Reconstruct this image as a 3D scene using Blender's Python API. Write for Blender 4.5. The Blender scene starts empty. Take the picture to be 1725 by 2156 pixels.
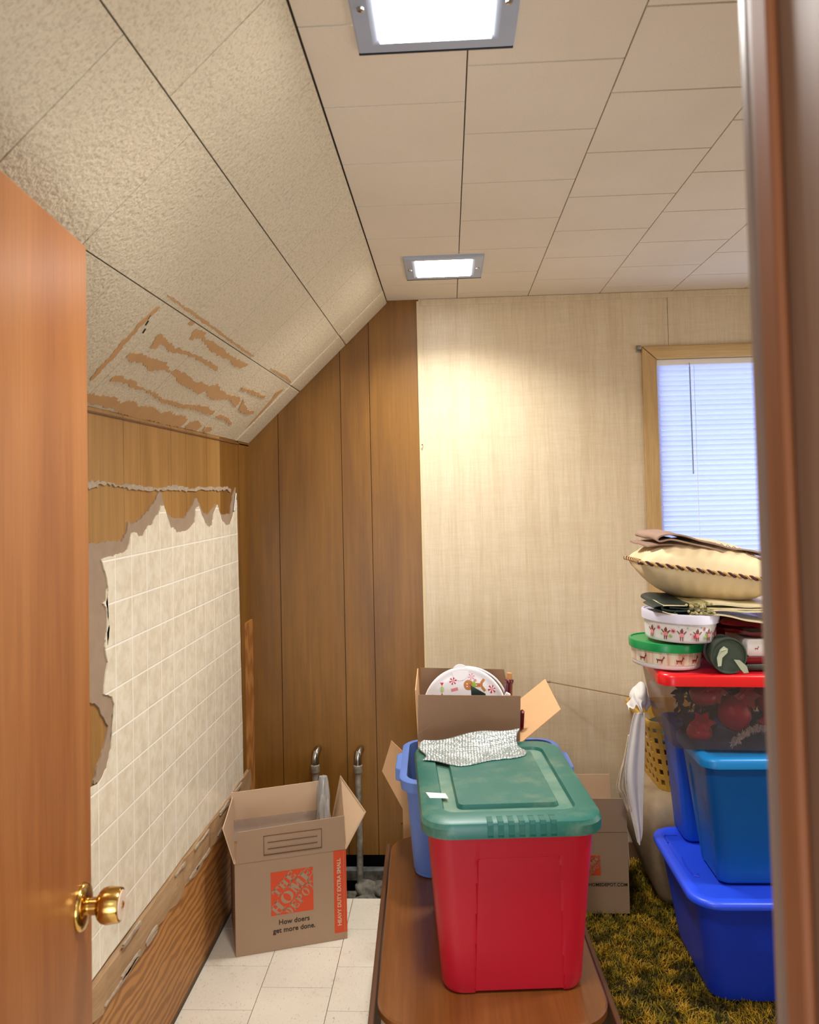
import bpy, bmesh, math, random
from mathutils import Vector, Matrix, noise as mnoise
random.seed(7)
PI = math.pi
SC = bpy.context.scene
COL = SC.collection

# ---------------------------------------------------------------- camera, world, lights, exposure
F_PX = 1703.6
cam_d = bpy.data.cameras.new('camera')
cam = bpy.data.objects.new('camera', cam_d)
COL.objects.link(cam)
SC.camera = cam
cam_d.sensor_fit = 'VERTICAL'
cam_d.sensor_height = 36.0
cam_d.sensor_width = 36.0 * 1725 / 2156
cam_d.lens = F_PX / 2156 * 36.0
cam_d.shift_x = (862.5 - 856.0) / 2156
cam_d.shift_y = -(1078 - 972.3) / 2156
cam_d.clip_start = 0.02
cam_d.dof.use_dof = True
cam_d.dof.focus_distance = 2.7
cam_d.dof.aperture_fstop = 6.5
YAW, PITCH, ROLL = 0.0512, 0.0356, 0.0224
_Rz = Matrix.Rotation(YAW, 3, 'Z'); _Rx = Matrix.Rotation(PITCH, 3, 'X'); _Ry = Matrix.Rotation(ROLL, 3, 'Y')
_R = _Rz @ _Rx @ _Ry @ Matrix.Rotation(PI / 2, 3, 'X')
cam.matrix_world = Matrix.Translation((0, 0, 1.5744)) @ _R.to_4x4()

SC.view_settings.view_transform = 'Standard'
SC.view_settings.look = 'None'
SC.view_settings.gamma = 1.0
SC.view_settings.exposure = 0.80

W = bpy.data.worlds.new('world'); SC.world = W; W.use_nodes = True
W.node_tree.nodes['Background'].inputs[0].default_value = (0.80, 0.88, 1.0, 1)
W.node_tree.nodes['Background'].inputs[1].default_value = 0.75

LAMP_STRENGTH = 9.0            # glow of the lamp diffusers
LAMP_WATTS = 8.5               # light each recessed lamp throws into the room
def area_light(name, loc, rot, sx, sy, power, color):
    d = bpy.data.lights.new(name, 'AREA'); d.shape = 'RECTANGLE'; d.size = sx; d.size_y = sy
    d.energy = power; d.color = color
    o = bpy.data.objects.new(name, d); COL.objects.link(o); o.location = loc; o.rotation_euler = rot
    return o
area_light('window_daylight', (1.35, 4.0, 1.70), (-PI / 2, 0, 0), 1.3, 1.4, 14, (0.60, 0.72, 1.0))
area_light('right_fill', (2.40, 2.0, 1.15), (0, PI / 2 + 0.55, 0), 1.2, 1.8, 13, (1.0, 0.97, 0.94))  # added fill across ceiling and left side; no window is modelled there
area_light('hall_fill', (-0.05, -1.1, 0.85), (PI / 2 + 0.62, 0, 0), 1.0, 1.2, 19, (0.97, 0.97, 1.0))  # added upward fill from behind the camera to brighten the ceiling
area_light('jamb_fill', (-0.1, -0.85, 2.30), (math.radians(-8), 0, 0), 0.35, 0.35, 3, (1.0, 0.95, 0.9))  # added unseen light over the hall to brighten jambs and door

# ---------------------------------------------------------------- colour + materials
def C(h, a=1.0):
    h = h.lstrip('#'); r = []
    for i in (0, 2, 4):
        c = int(h[i:i + 2], 16) / 255
        r.append(c / 12.92 if c <= 0.04045 else ((c + 0.055) / 1.055) ** 2.4)
    return (r[0], r[1], r[2], a)

class NT:
    def __init__(s, name):
        s.m = bpy.data.materials.new(name); s.m.use_nodes = True
        s.t = s.m.node_tree; s.n = s.t.nodes; s.b = s.n['Principled BSDF']; s.out = s.n['Material Output']
        s.co = None
    def node(s, typ, **kw):
        x = s.n.new(typ)
        for k, v in kw.items(): setattr(x, k, v)
        return x
    def link(s, a, b): s.t.links.new(a, b)
    def coord(s, scale=(1, 1, 1), rot=(0, 0, 0)):
        if s.co is None: s.co = s.node('ShaderNodeTexCoord').outputs['Object']
        mp = s.node('ShaderNodeMapping'); mp.inputs['Scale'].default_value = scale; mp.inputs['Rotation'].default_value = rot
        s.link(s.co, mp.inputs['Vector']); return mp.outputs[0]
    def noise(s, scale, detail=4, rough=0.55, sc=(1, 1, 1), dist=0.0):
        x = s.node('ShaderNodeTexNoise'); x.inputs['Scale'].default_value = scale
        x.inputs['Detail'].default_value = detail; x.inputs['Roughness'].default_value = rough
        x.inputs['Distortion'].default_value = dist
        s.link(s.coord(sc), x.inputs['Vector']); return x.outputs['Fac']
    def ramp(s, fac, stops):
        x = s.node('ShaderNodeValToRGB'); e = x.color_ramp.elements
        while len(e) < len(stops): e.new(0.5)
        for i, (p, c) in enumerate(stops): e[i].position = p; e[i].color = c
        s.link(fac, x.inputs[0]); return x.outputs[0]
    def mix(s, fac, a, b, mode='MIX'):
        x = s.node('ShaderNodeMix'); x.data_type = 'RGBA'; x.blend_type = mode
        for sock, v in ((x.inputs[0], fac), (x.inputs[6], a), (x.inputs[7], b)):
            if isinstance(v, bpy.types.NodeSocket): s.link(v, sock)
            else: sock.default_value = v
        return x.outputs[2]
    def math(s, op, a, b=0.0):
        x = s.node('ShaderNodeMath', operation=op)
        for sock, v in ((x.inputs[0], a), (x.inputs[1], b)):
            if isinstance(v, bpy.types.NodeSocket): s.link(v, sock)
            else: sock.default_value = v
        return x.outputs[0]
    def color(s, c):
        if isinstance(c, bpy.types.NodeSocket): s.link(c, s.b.inputs['Base Color'])
        else: s.b.inputs['Base Color'].default_value = c
    def bump(s, h, strength, dist=0.001):
        x = s.node('ShaderNodeBump'); x.inputs['Strength'].default_value = strength; x.inputs['Distance'].default_value = dist
        s.link(h, x.inputs['Height']); s.link(x.outputs[0], s.b.inputs['Normal'])
    def rough(s, r, spec=None):
        s.b.inputs['Roughness'].default_value = r
        if spec is not None: s.b.inputs['Specular IOR Level'].default_value = spec

def plain(name, h, rough=0.5, metal=0.0, var=0.06, vs=6.0, bump=0.0, bs=200.0, spec=None, coat=0.0, two=None, bd=0.001):
    t = NT(name); c = C(h)
    d = C(two) if two else tuple(x * (1 - 2.2 * var) for x in c[:3]) + (1,)
    f = t.noise(vs, 5)
    t.color(t.ramp(f, [(0.32, d), (0.68, c)])); t.rough(rough, spec)
    t.b.inputs['Metallic'].default_value = metal
    if coat: t.b.inputs['Coat Weight'].default_value = coat
    if bump: t.bump(t.noise(bs, 3), bump, bd)
    return t.m

def wood(name, dark, mid, light, axis=2, rough=0.38, grain=9.0, stretch=0.06, bump=0.12, island=0.0, spec=0.5, figure=0.5, coat=0.0):
    t = NT(name)
    sc = [1.0, 1.0, 1.0]; sc[axis] = stretch
    big = t.noise(grain, 5, 0.6, tuple(sc), 0.6 * figure)
    sc2 = [1.0, 1.0, 1.0]; sc2[axis] = 0.025
    fine = t.noise(grain * 16, 4, 0.7, tuple(sc2))
    c = t.ramp(big, [(0.3, C(dark)), (0.5, C(mid)), (0.72, C(light))])
    f2 = t.ramp(fine, [(0.3, (0.55, 0.55, 0.55, 1)), (0.62, (1, 1, 1, 1))])
    c = t.mix(0.55, c, f2, 'MULTIPLY')
    if island:
        g = t.node('ShaderNodeNewGeometry').outputs['Random Per Island']
        k = t.ramp(g, [(0, (1 - island, 1 - island, 1 - island, 1)), (1, (1 + island, 1 + island, 1 + island, 1))])
        c = t.mix(1.0, c, k, 'MULTIPLY')
    t.color(c); t.rough(rough, spec); t.bump(fine, bump, 0.0006)
    if coat: t.b.inputs['Coat Weight'].default_value = coat; t.b.inputs['Coat Roughness'].default_value = 0.15
    return t.m

def plywood(name, dark, light, vec_scale=(1, 1, 0.3), wscale=14.0):
    t = NT(name)
    w = t.node('ShaderNodeTexWave', wave_type='BANDS', bands_direction='Z')
    w.inputs['Scale'].default_value = wscale; w.inputs['Distortion'].default_value = 9.0
    w.inputs['Detail'].default_value = 3.0; w.inputs['Detail Scale'].default_value = 1.3
    t.link(t.coord(vec_scale), w.inputs['Vector'])
    c = t.ramp(w.outputs['Fac'], [(0.15, C(dark)), (0.75, C(light))])
    st = t.noise(3.0, 5)
    c = t.mix(t.ramp(st, [(0.45, (0, 0, 0, 1)), (0.75, (0.6, 0.6, 0.6, 1))]), c, C(dark))
    t.color(c); t.rough(0.55); t.bump(w.outputs['Fac'], 0.2, 0.001)
    return t.m

M = {}
# ceiling tile: pale fissured fibre with a rough stipple
t = NT('ceiling_fibre')
sp = t.noise(330, 3, 0.6)
dk = t.ramp(t.noise(520, 2), [(0.27, C('#ada08c')), (0.36, C('#e0d4c1'))])
t.color(t.mix(1.0, dk, t.ramp(t.noise(2.2, 3), [(0.3, (0.93, 0.92, 0.90, 1)), (0.7, (1, 1, 1, 1))]), 'MULTIPLY'))
t.rough(0.85, 0.2); t.bump(sp, 0.55, 0.0012); M['ceil'] = t.m
t = NT('ceiling_stipple')
vo = t.node('ShaderNodeTexVoronoi', feature='SMOOTH_F1'); vo.inputs['Scale'].default_value = 95
t.link(t.coord(), vo.inputs['Vector'])
n2 = t.noise(150, 4, 0.65)
h = t.math('ADD', t.math('MULTIPLY', vo.outputs['Distance'], 0.55), n2)
t.color(t.ramp(n2, [(0.30, C('#bfb196')), (0.52, C('#ddd0b5'))]))
t.rough(0.8, 0.25); t.bump(h, 0.9, 0.0042); M['stip'] = t.m
M['seam'] = plain('seam_backing', '#5b4a38', 0.9)  # plain dark brown behind the tile joints, also on wall core and baseboard
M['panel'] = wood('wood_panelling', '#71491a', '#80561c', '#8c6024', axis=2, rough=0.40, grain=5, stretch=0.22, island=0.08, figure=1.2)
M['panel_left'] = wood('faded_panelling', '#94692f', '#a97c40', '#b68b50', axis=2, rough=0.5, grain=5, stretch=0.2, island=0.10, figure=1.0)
M['groove'] = plain('panel_groove', '#2a190b', 0.8)
# grasscloth-look wallboard
t = NT('woven_wallboard')
a = t.noise(24, 6, 0.75, (1, 1, 0.05)); b = t.noise(18, 5, 0.75, (0.12, 1, 1)); f = t.noise(160, 4, 0.7, (1, 1, 0.06)); f2 = t.noise(140, 4, 0.7, (0.1, 1, 1))
c = t.ramp(a, [(0.3, C('#cbb898')), (0.5, C('#d8c7a9')), (0.7, C('#decfb4'))])
c = t.mix(t.ramp(b, [(0.42, (0.0, 0.0, 0.0, 1)), (0.72, (0.45, 0.45, 0.45, 1))]), c, C('#cdb998'))
c = t.mix(0.5, c, t.ramp(f, [(0.3, (0.80, 0.77, 0.71, 1)), (0.6, (1, 1, 1, 1))]), 'MULTIPLY')
c = t.mix(0.35, c, t.ramp(f2, [(0.3, (0.82, 0.79, 0.73, 1)), (0.6, (1, 1, 1, 1))]), 'MULTIPLY')
t.color(c); t.rough(0.38, 0.45); t.bump(f, 0.15, 0.0006); M['wallboard'] = t.m
M['cream_trim'] = plain('cream_trim', '#dcc9a0', 0.5)
M['pine'] = wood('pine_trim', '#b8935d', '#cfae79', '#dcc08f', axis=2, rough=0.45, grain=14, stretch=0.05)
M['pine_h'] = wood('pine_trim_level', '#b8935d', '#cfae79', '#dcc08f', axis=0, rough=0.45, grain=14, stretch=0.05)
M['jamb'] = wood('stained_jamb', '#65442f', '#78563f', '#83614a', axis=2, rough=0.5, spec=0.25, grain=9)
M['jamb_light'] = wood('lit_jamb_edge', '#6b5546', '#7d6656', '#877062', axis=2, rough=0.4, spec=0.3, grain=9)  # greyer tone paints in room light reflecting off the jamb edge
M['stop'] = wood('door_stop_wood', '#6a3d1e', '#7b4726', '#87522f', axis=2, rough=0.6, spec=0.2, grain=9)
M['door'] = wood('door_mahogany', '#8a4f24', '#9d602e', '#a96d3a', axis=2, rough=0.33, grain=10, stretch=0.07, figure=0.9, bump=0.08)
M['board_tan'] = plain('torn_fibreboard', '#a18a72', 0.9, var=0.05, vs=25, bump=0.6, bs=260)
M['kraft'] = plain('exposed_kraft_fibre', '#c59a68', 0.9, var=0.04, vs=18, bump=0.3, bs=260)
M['paper'] = plain('torn_paper', '#b5a28a', 0.9, var=0.14, vs=45, bump=0.6, bs=300)
# printed tile board: joints come from the printed grid
t = NT('tile_board_face')
cl = t.ramp(t.noise(26, 5, 0.6), [(0.35, C('#e0d5bc')), (0.62, C('#efe7d2'))])
br = t.node('ShaderNodeTexBrick'); br.offset = 0.0; br.squash = 1.0
br.inputs['Scale'].default_value = 1.0; br.inputs['Brick Width'].default_value = 0.1091; br.inputs['Row Height'].default_value = 0.1097
br.inputs['Mortar Size'].default_value = 0.0030; br.inputs['Mortar Smooth'].default_value = 0.35
sx = t.node('ShaderNodeSeparateXYZ'); t.link(t.coord(), sx.inputs[0])
cx = t.node('ShaderNodeCombineXYZ'); t.link(t.math('ADD', sx.outputs[1], 0.0238), cx.inputs[0]); t.link(t.math('ADD', sx.outputs[2], 0.0111), cx.inputs[1])
t.link(cx.outputs[0], br.inputs['Vector'])
t.color(t.mix(br.outputs['Fac'], cl, C('#fffbee'))); t.rough(0.22, 0.5)
t.bump(t.math('SUBTRACT', 1.0, br.outputs['Fac']), 0.5, 0.0015); M['tileboard'] = t.m
M['plywood'] = plywood('fir_plywood', '#92602e', '#b98042', (1, 0.30, 1), 12)
M['plywood_v'] = plywood('fir_plywood_upright', '#98602a', '#b37a3c', (1, 1, 0.25), 9)
M['batten'] = wood('bare_batten', '#9a7850', '#b39068', '#c0a380', axis=1, rough=0.8, grain=10, stretch=0.1)
M['black'] = plain('black_matte', '#151310', 0.8)
# vinyl floor tile
t = NT('vinyl_floor_tile')
c = t.ramp(t.noise(3.5, 5), [(0.3, C('#d8cfbf')), (0.7, C('#e6decd'))])
fl = t.ramp(t.noise(190, 3, 0.7, (1, 0.45, 1), 1.0), [(0.30, (0.45, 0.40, 0.34, 1)), (0.40, (1, 1, 1, 1))])
c = t.mix(0.75, c, fl, 'MULTIPLY')
st = t.ramp(t.noise(9, 6, 0.7), [(0.28, (0.68, 0.62, 0.55, 1)), (0.42, (1, 1, 1, 1))])
c = t.mix(0.6, c, st, 'MULTIPLY')
t.color(c); t.rough(0.3, 0.45); t.bump(t.noise(40, 3), 0.05, 0.001); M['vinyl'] = t.m
M['floor_gap'] = plain('floor_gap', '#4e4234', 0.9)
M['rubble'] = plain('grey_rubble', '#8b8679', 0.9, var=0.25, vs=20, bump=0.8, bs=70, two='#3a3833')
M['pipe'] = plain('galvanised_pipe', '#a9a79c', 0.45, metal=0.3, var=0.2, vs=30, two='#6d5f4a', bump=0.3, bs=120)
M['chrome'] = plain('chrome', '#a9a59c', 0.22, metal=1.0, var=0.0)
M['brass'] = plain('polished_brass', '#c9a055', 0.17, metal=1.0, var=0.02)
M['ivory'] = plain('ivory_insert', '#d6bfa8', 0.35)
M['lamp_frame'] = plain('glare_tinted_frame', '#a9b4c8', 0.45, metal=0.2, var=0.05)  # pale bluish colour stands in for lamp glare on the frame
M['lamp_frame_dark'] = plain('dark_frame_lip', '#3c4048', 0.4, metal=0.6)
t = NT('lit_diffuser'); t.color(C('#ffffff')); t.b.inputs['Emission Color'].default_value = (1.0, 0.975, 0.93, 1)
t.b.inputs['Emission Strength'].default_value = LAMP_STRENGTH; M['diffuser'] = t.m
# blind slats let daylight through
t = NT('blind_slat')
t.color(C('#eef0f6')); t.rough(0.4)
tr = t.node('ShaderNodeBsdfTranslucent'); tr.inputs[0].default_value = C('#e2e8ff')
mx = t.node('ShaderNodeMixShader'); mx.inputs[0].default_value = 0.55
t.link(t.b.outputs[0], mx.inputs[1]); t.link(tr.outputs[0], mx.inputs[2]); t.link(mx.outputs[0], t.out.inputs[0]); M['slat'] = t.m
M['white_plastic'] = plain('white_plastic', '#ece9e6', 0.3, var=0.02)
M['glass_wand'] = plain('clear_grey_wand', '#9aa2b2', 0.2)
t = NT('window_glass'); t.color((1, 1, 1, 1)); t.rough(0.02); t.b.inputs['Transmission Weight'].default_value = 1.0; M['glass'] = t.m

def clearplastic(name, tint, a=0.35, rough=0.12, base='#c9c6c2'):
    t = NT(name)
    tp = t.node('ShaderNodeBsdfTransparent'); tp.inputs[0].default_value = C(tint)
    t.color(C(base)); t.rough(rough, 0.6)
    mx = t.node('ShaderNodeMixShader'); mx.inputs[0].default_value = a
    t.link(tp.outputs[0], mx.inputs[1]); t.link(t.b.outputs[0], mx.inputs[2]); t.link(mx.outputs[0], t.out.inputs[0])
    return t.m
M['clear'] = clearplastic('clear_tub_plastic', '#ece6e4', 0.13, 0.12, '#8e8885')
M['tape'] = clearplastic('clear_tape', '#efe6da', 0.35, 0.08)
M['card'] = plain('cardboard', '#a98c70', 0.75, var=0.03, vs=5, bump=0.06, bs=300)
M['card_in'] = plain('cardboard_inside', '#d3b595', 0.78, var=0.02, vs=5, bump=0.05, bs=300)
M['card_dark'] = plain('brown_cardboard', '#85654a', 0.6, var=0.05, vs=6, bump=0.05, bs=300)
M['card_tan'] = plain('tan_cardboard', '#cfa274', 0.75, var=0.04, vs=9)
M['ink_orange'] = plain('orange_ink', '#d4491c', 0.6, var=0.03)
M['ink_black'] = plain('black_ink', '#33261c', 0.7, var=0.0)
M['ink_brown'] = plain('brown_ink', '#5b3c24', 0.7, var=0.0)
M['red_tub'] = plain('red_tote_plastic', '#b80d28', 0.42, var=0.05, vs=3, bump=0.08, bs=400)
t = NT('green_lid_plastic')
c = t.ramp(t.noise(4, 4), [(0.3, C('#155a50')), (0.7, C('#1d655b'))])
dst = t.ramp(t.noise(7, 6, 0.7), [(0.5, (0, 0, 0, 1)), (0.78, (0.55, 0.55, 0.55, 1))])
t.color(t.mix(dst, c, C('#8c9478'))); t.rough(0.38); t.bump(t.noise(300, 2), 0.08, 0.001); M['green_lid'] = t.m
M['dusty_green'] = plain('dusty_green_plastic', '#6f8874', 0.6, var=0.14, vs=9, two='#3b6d5f')
M['slate'] = plain('slate_blue_plastic', '#5f7fc6', 0.4, var=0.04)
M['blue_low'] = plain('royal_blue_plastic', '#1a3fd0', 0.38, var=0.03, vs=3)
M['blue_lid'] = plain('bright_blue_lid_plastic', '#2a52f0', 0.35, var=0.03, vs=3)
M['blue_mid'] = plain('azure_plastic', '#075aa6', 0.38, var=0.03, vs=3)
M['cobalt'] = plain('cobalt_plastic', '#0a4fc4', 0.38, var=0.03, vs=3)
M['blue_rim'] = plain('azure_rim', '#1287d2', 0.35, var=0.02, vs=3)
M['red_lid'] = plain('red_lid_plastic', '#e0141c', 0.28, var=0.03)
M['table'] = wood('table_walnut', '#603514', '#76451c', '#845228', axis=1, rough=0.3, grain=8, stretch=0.08, coat=0.3)
M['table_edge'] = wood('table_edge_wood', '#4b2b17', '#5c3820', '#67432a', axis=1, rough=0.4, grain=8)
# shag: colour drifts between olive, gold and brown
t = NT('shag_strand')
c = t.ramp(t.noise(13, 5, 0.7, dist=0.6), [(0.34, C('#2c2008')), (0.43, C('#54480c')), (0.50, C('#857214')), (0.57, C('#a37b18')), (0.66, C('#c79a30'))])
g = t.node('ShaderNodeNewGeometry').outputs['Random Per Island']
t.color(t.mix(0.8, c, t.ramp(g, [(0, (0.45, 0.45, 0.4, 1)), (1, (1.25, 1.25, 1.15, 1))]), 'MULTIPLY')); t.rough(0.7, 0.2); M['shag'] = t.m
M['shag_base'] = plain('shag_base', '#3a2c0e', 0.95, two='#241a08')
M['couch'] = plain('tan_upholstery', '#a38c6c', 0.85, var=0.08, vs=30, bump=0.5, bs=420)
M['basket'] = plain('yellow_basket_plastic', '#c79a3a', 0.4, var=0.04)
M['cloth_white'] = plain('white_cotton', '#e6e0da', 0.85, var=0.04, vs=14, bump=0.2, bs=500)
M['lace'] = plain('ivory_lace', '#d9c4a6', 0.9, var=0.15, vs=40)
M['pillow'] = plain('ivory_cotton', '#e3cda4', 0.8, var=0.04, vs=10, bump=0.15, bs=500)
M['cord_dark'] = plain('maroon_cord', '#4c1c1c', 0.7)
M['cord_gold'] = plain('gold_cord', '#cba76a', 0.7)
M['taupe'] = plain('taupe_cloth', '#a58674', 0.8, var=0.06, vs=12, bump=0.2, bs=450)
M['felt_green'] = plain('dark_green_satin', '#1d2f2c', 0.45, var=0.05)
M['gold_print'] = plain('gold_embroidery', '#c9bb84', 0.5, var=0.3, vs=60, two='#5c5a34')
M['cream_satin'] = plain('cream_satin', '#e0d3ac', 0.4, var=0.06)
M['green_lid2'] = plain('bright_green_lid', '#12934e', 0.28, var=0.02)
M['white_tub'] = plain('white_tub_plastic', '#e3dedd', 0.32, var=0.02)
M['white_lid'] = plain('white_lid_plastic', '#dcdaec', 0.3, var=0.02)
t = NT('striped_print'); s_ = t.noise(60, 2, 0.5, (1, 1, 0.01)); t.color(t.ramp(s_, [(0.35, C('#c9a488')), (0.5, C('#e2cdb6')), (0.62, C('#dfe0c8'))])); t.rough(0.35); M['stripes'] = t.m
for k, h in (('p_red', '#c8203c'), ('p_brown', '#7c3a2a'), ('p_green', '#93c23c'), ('p_pink', '#e08a92'), ('p_gold', '#c07a2e'), ('p_maroon', '#8c1a2c'), ('p_black', '#2a2222'), ('p_teal', '#9fc8b4')):
    M[k] = plain(k, h, 0.4, var=0.0)
M['red_foil'] = plain('dark_red_foil', '#8c0f1c', 0.22, var=0.2, vs=10, bump=0.5, bs=18)
M['spool'] = plain('dark_green_plastic', '#3d4a40', 0.4, var=0.04)
M['ribbon'] = plain('pale_satin_ribbon', '#b9c2a8', 0.35, var=0.05)
M['bottle'] = plain('maroon_glass', '#5a1020', 0.12, var=0.03, coat=0.5)
M['cork'] = plain('cork', '#c48b58', 0.8, var=0.15, vs=60)
M['tin_white'] = plain('white_tin', '#f0edf2', 0.25, var=0.01)
# bubble wrap foil
t = NT('foil_bubble_wrap')
vo = t.node('ShaderNodeTexVoronoi'); vo.inputs['Scale'].default_value = 125; vo.inputs['Randomness'].default_value = 0.25
t.link(t.coord(), vo.inputs['Vector'])
t.color(t.ramp(vo.outputs['Distance'], [(0.1, C('#f2f6f5')), (0.6, C('#8f9997'))])); t.rough(0.22); t.b.inputs['Metallic'].default_value = 0.3
t.bump(t.math('SUBTRACT', 1.0, vo.outputs['Distance']), 0.9, 0.004); M['foil'] = t.m
M['silver'] = plain('silver_tinsel', '#f0e8e2', 0.3, metal=0.1, var=0.3, vs=60)
M['orn_red'] = plain('red_ornament', '#b80c30', 0.3, var=0.1)
M['dark_leaf'] = plain('dark_artificial_leaf', '#2c2a20', 0.7)
M['bag'] = clearplastic('grey_film_bag', '#8c8686', 0.6, 0.15)
M['steel_rod'] = plain('bronze_rod', '#a08463', 0.35, metal=0.15, var=0.02)

# ---------------------------------------------------------------- mesh collector
class G:
    def __init__(s): s.v = []; s.f = []; s.mi = []; s.m = 0
    def add(s, verts, faces, m=None):
        o = len(s.v); s.v += [tuple(p) for p in verts]
        for f in faces: s.f.append(tuple(i + o for i in f)); s.mi.append(s.m if m is None else m)
        return s
    def box(s, c, d, rot=None, m=None):
        hx, hy, hz = d[0] / 2, d[1] / 2, d[2] / 2
        vs = [Vector((x, y, z)) for z in (-hz, hz) for x, y in ((-hx, -hy), (hx, -hy), (hx, hy), (-hx, hy))]
        if rot is not None: vs = [rot @ v for v in vs]
        vs = [v + Vector(c) for v in vs]
        return s.add(vs, [(3, 2, 1, 0), (4, 5, 6, 7), (0, 1, 5, 4), (1, 2, 6, 5), (2, 3, 7, 6), (3, 0, 4, 7)], m)
    def b2(s, lo, hi, m=None):
        return s.box([(a + b) / 2 for a, b in zip(lo, hi)], [b - a for a, b in zip(lo, hi)], None, m)
    def rings(s, rings, cap0=True, cap1=True, closed=True, m=None):
        n = len(rings[0]); vs = [p for r in rings for p in r]; fs = []
        for i in range(len(rings) - 1):
            for j in range(n if closed else n - 1):
                k = (j + 1) % n
                fs.append((i * n + j, i * n + k, (i + 1) * n + k, (i + 1) * n + j))
        if cap0: fs.append(tuple(range(n - 1, -1, -1)))
        if cap1: fs.append(tuple((len(rings) - 1) * n + j for j in range(n)))
        return s.add(vs, fs, m)
    def tube(s, pts, r, n=10, m=None, cap=True):
        pts = [Vector(p) for p in pts]; R = []
        up = None
        for i, p in enumerate(pts):
            d = (pts[min(i + 1, len(pts) - 1)] - pts[max(i - 1, 0)]).normalized()
            if up is None: up = Vector((0, 0, 1)) if abs(d.z) < 0.9 else Vector((1, 0, 0))
            a = d.cross(up).normalized(); b = a.cross(d).normalized(); up = b
            rr = r[i] if isinstance(r, (list, tuple)) else r
            R.append([p + a * (rr * math.cos(2 * PI * k / n)) + b * (rr * math.sin(2 * PI * k / n)) for k in range(n)])
        return s.rings(R, cap, cap, True, m)
    def lathe(s, prof, c=(0, 0, 0), axis='Z', n=32, m=None, rot=None, cap=True):
        R = []
        for r, z in prof:
            ring = []
            for k in range(n):
                a = 2 * PI * k / n; x, y = r * math.cos(a), r * math.sin(a)
                v = Vector((x, y, z)) if axis == 'Z' else (Vector((z, x, y)) if axis == 'X' else Vector((y, z, x)))
                if rot is not None: v = rot @ v
                ring.append(v + Vector(c))
            R.append(ring)
        return s.rings(R, cap, cap, True, m)
    def poly(s, pts, o, ux, uy, t, m=None):
        """flat outline pts (2D) in the frame o,ux,uy, given thickness t along the normal"""
        o, ux, uy = Vector(o), Vector(ux), Vector(uy); nn = ux.cross(uy).normalized()
        a = [o + ux * p[0] + uy * p[1] for p in pts]; n = len(a)
        vs = a + [p + nn * t for p in a]
        fs = [tuple(range(n - 1, -1, -1)), tuple(range(n, 2 * n))]
        fs += [(i, (i + 1) % n, n + (i + 1) % n, n + i) for i in range(n)]
        return s.add(vs, fs, m)
    def quad(s, a, b, c, d, t, m=None):
        """sheet through four points with thickness t"""
        a, b, c, d = map(Vector, (a, b, c, d)); nn = (b - a).cross(d - a).normalized() * t
        vs = [a, b, c, d, a + nn, b + nn, c + nn, d + nn]
        return s.add(vs, [(3, 2, 1, 0), (4, 5, 6, 7), (0, 1, 5, 4), (1, 2, 6, 5), (2, 3, 7, 6), (3, 0, 4, 7)], m)
    def build(s, name, mats, parent=None, smooth=False, bevel=0.0, bs=2, loc=None, sharp=40):
        me = bpy.data.meshes.new(name); me.from_pydata(s.v, [], s.f)
        if not isinstance(mats, (list, tuple)): mats = [mats]
        for x in mats: me.materials.append(M[x] if isinstance(x, str) else x)
        if len(mats) > 1: me.polygons.foreach_set('material_index', s.mi)
        bm = bmesh.new(); bm.from_mesh(me)
        if len(s.f) < 60000: bmesh.ops.recalc_face_normals(bm, faces=bm.faces)
        if any(len(f.verts) > 16 for f in bm.faces) and not smooth:
            bmesh.ops.triangulate(bm, faces=[f for f in bm.faces if len(f.verts) > 16])
        bm.to_mesh(me); bm.free()
        o = bpy.data.objects.new(name, me); COL.objects.link(o)
        if parent is not None: o.parent = parent
        if loc is not None: o.location = loc
        if smooth:
            me.polygons.foreach_set('use_smooth', [True] * len(me.polygons)); me.set_sharp_from_angle(angle=math.radians(sharp))
        if bevel > 0:
            b = o.modifiers.new('bevel', 'BEVEL'); b.width = bevel; b.segments = bs; b.limit_method = 'ANGLE'; b.angle_limit = math.radians(35)
        me.update(); return o

def tag(o, label, cat=None, group=None, kind=None):
    if label: o['label'] = label
    if cat: o['category'] = cat
    if group: o['group'] = group
    if kind: o['kind'] = kind
    return o
def struct(o): o['kind'] = 'structure'; return o
def thing(name, loc, label, cat, rz=0.0, group=None, rot=None):
    o = bpy.data.objects.new(name, None); COL.objects.link(o); o.location = loc
    o.rotation_euler = rot if rot else (0, 0, rz); o.empty_display_size = 0.05
    return tag(o, label, cat, group)

def rr(hx, hy, r, z, nc=6, ns=1, cx=0, cy=0):
    """rounded rectangle ring, counter-clockwise from the -x,-y corner, with ns splits per straight side"""
    pts = []
    for qx, qy, a0 in ((-1, -1, PI), (1, -1, 1.5 * PI), (1, 1, 0), (-1, 1, 0.5 * PI)):
        for k in range(nc + 1):
            a = a0 + 0.5 * PI * k / nc
            pts.append(((qx * (hx - r)) + r * math.cos(a), (qy * (hy - r)) + r * math.sin(a)))
        if ns > 1:
            L = pts[-1]
            nxt = {(-1, -1): (hx - r, -hy), (1, -1): (hx, hy - r), (1, 1): (-(hx - r), hy), (-1, 1): (-hx, -(hy - r))}[(qx, qy)]
            for k in range(1, ns):
                f = k / ns; pts.append((L[0] + (nxt[0] - L[0]) * f, L[1] + (nxt[1] - L[1]) * f))
    return [Vector((x + cx, y + cy, z)) for x, y in pts]

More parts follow.
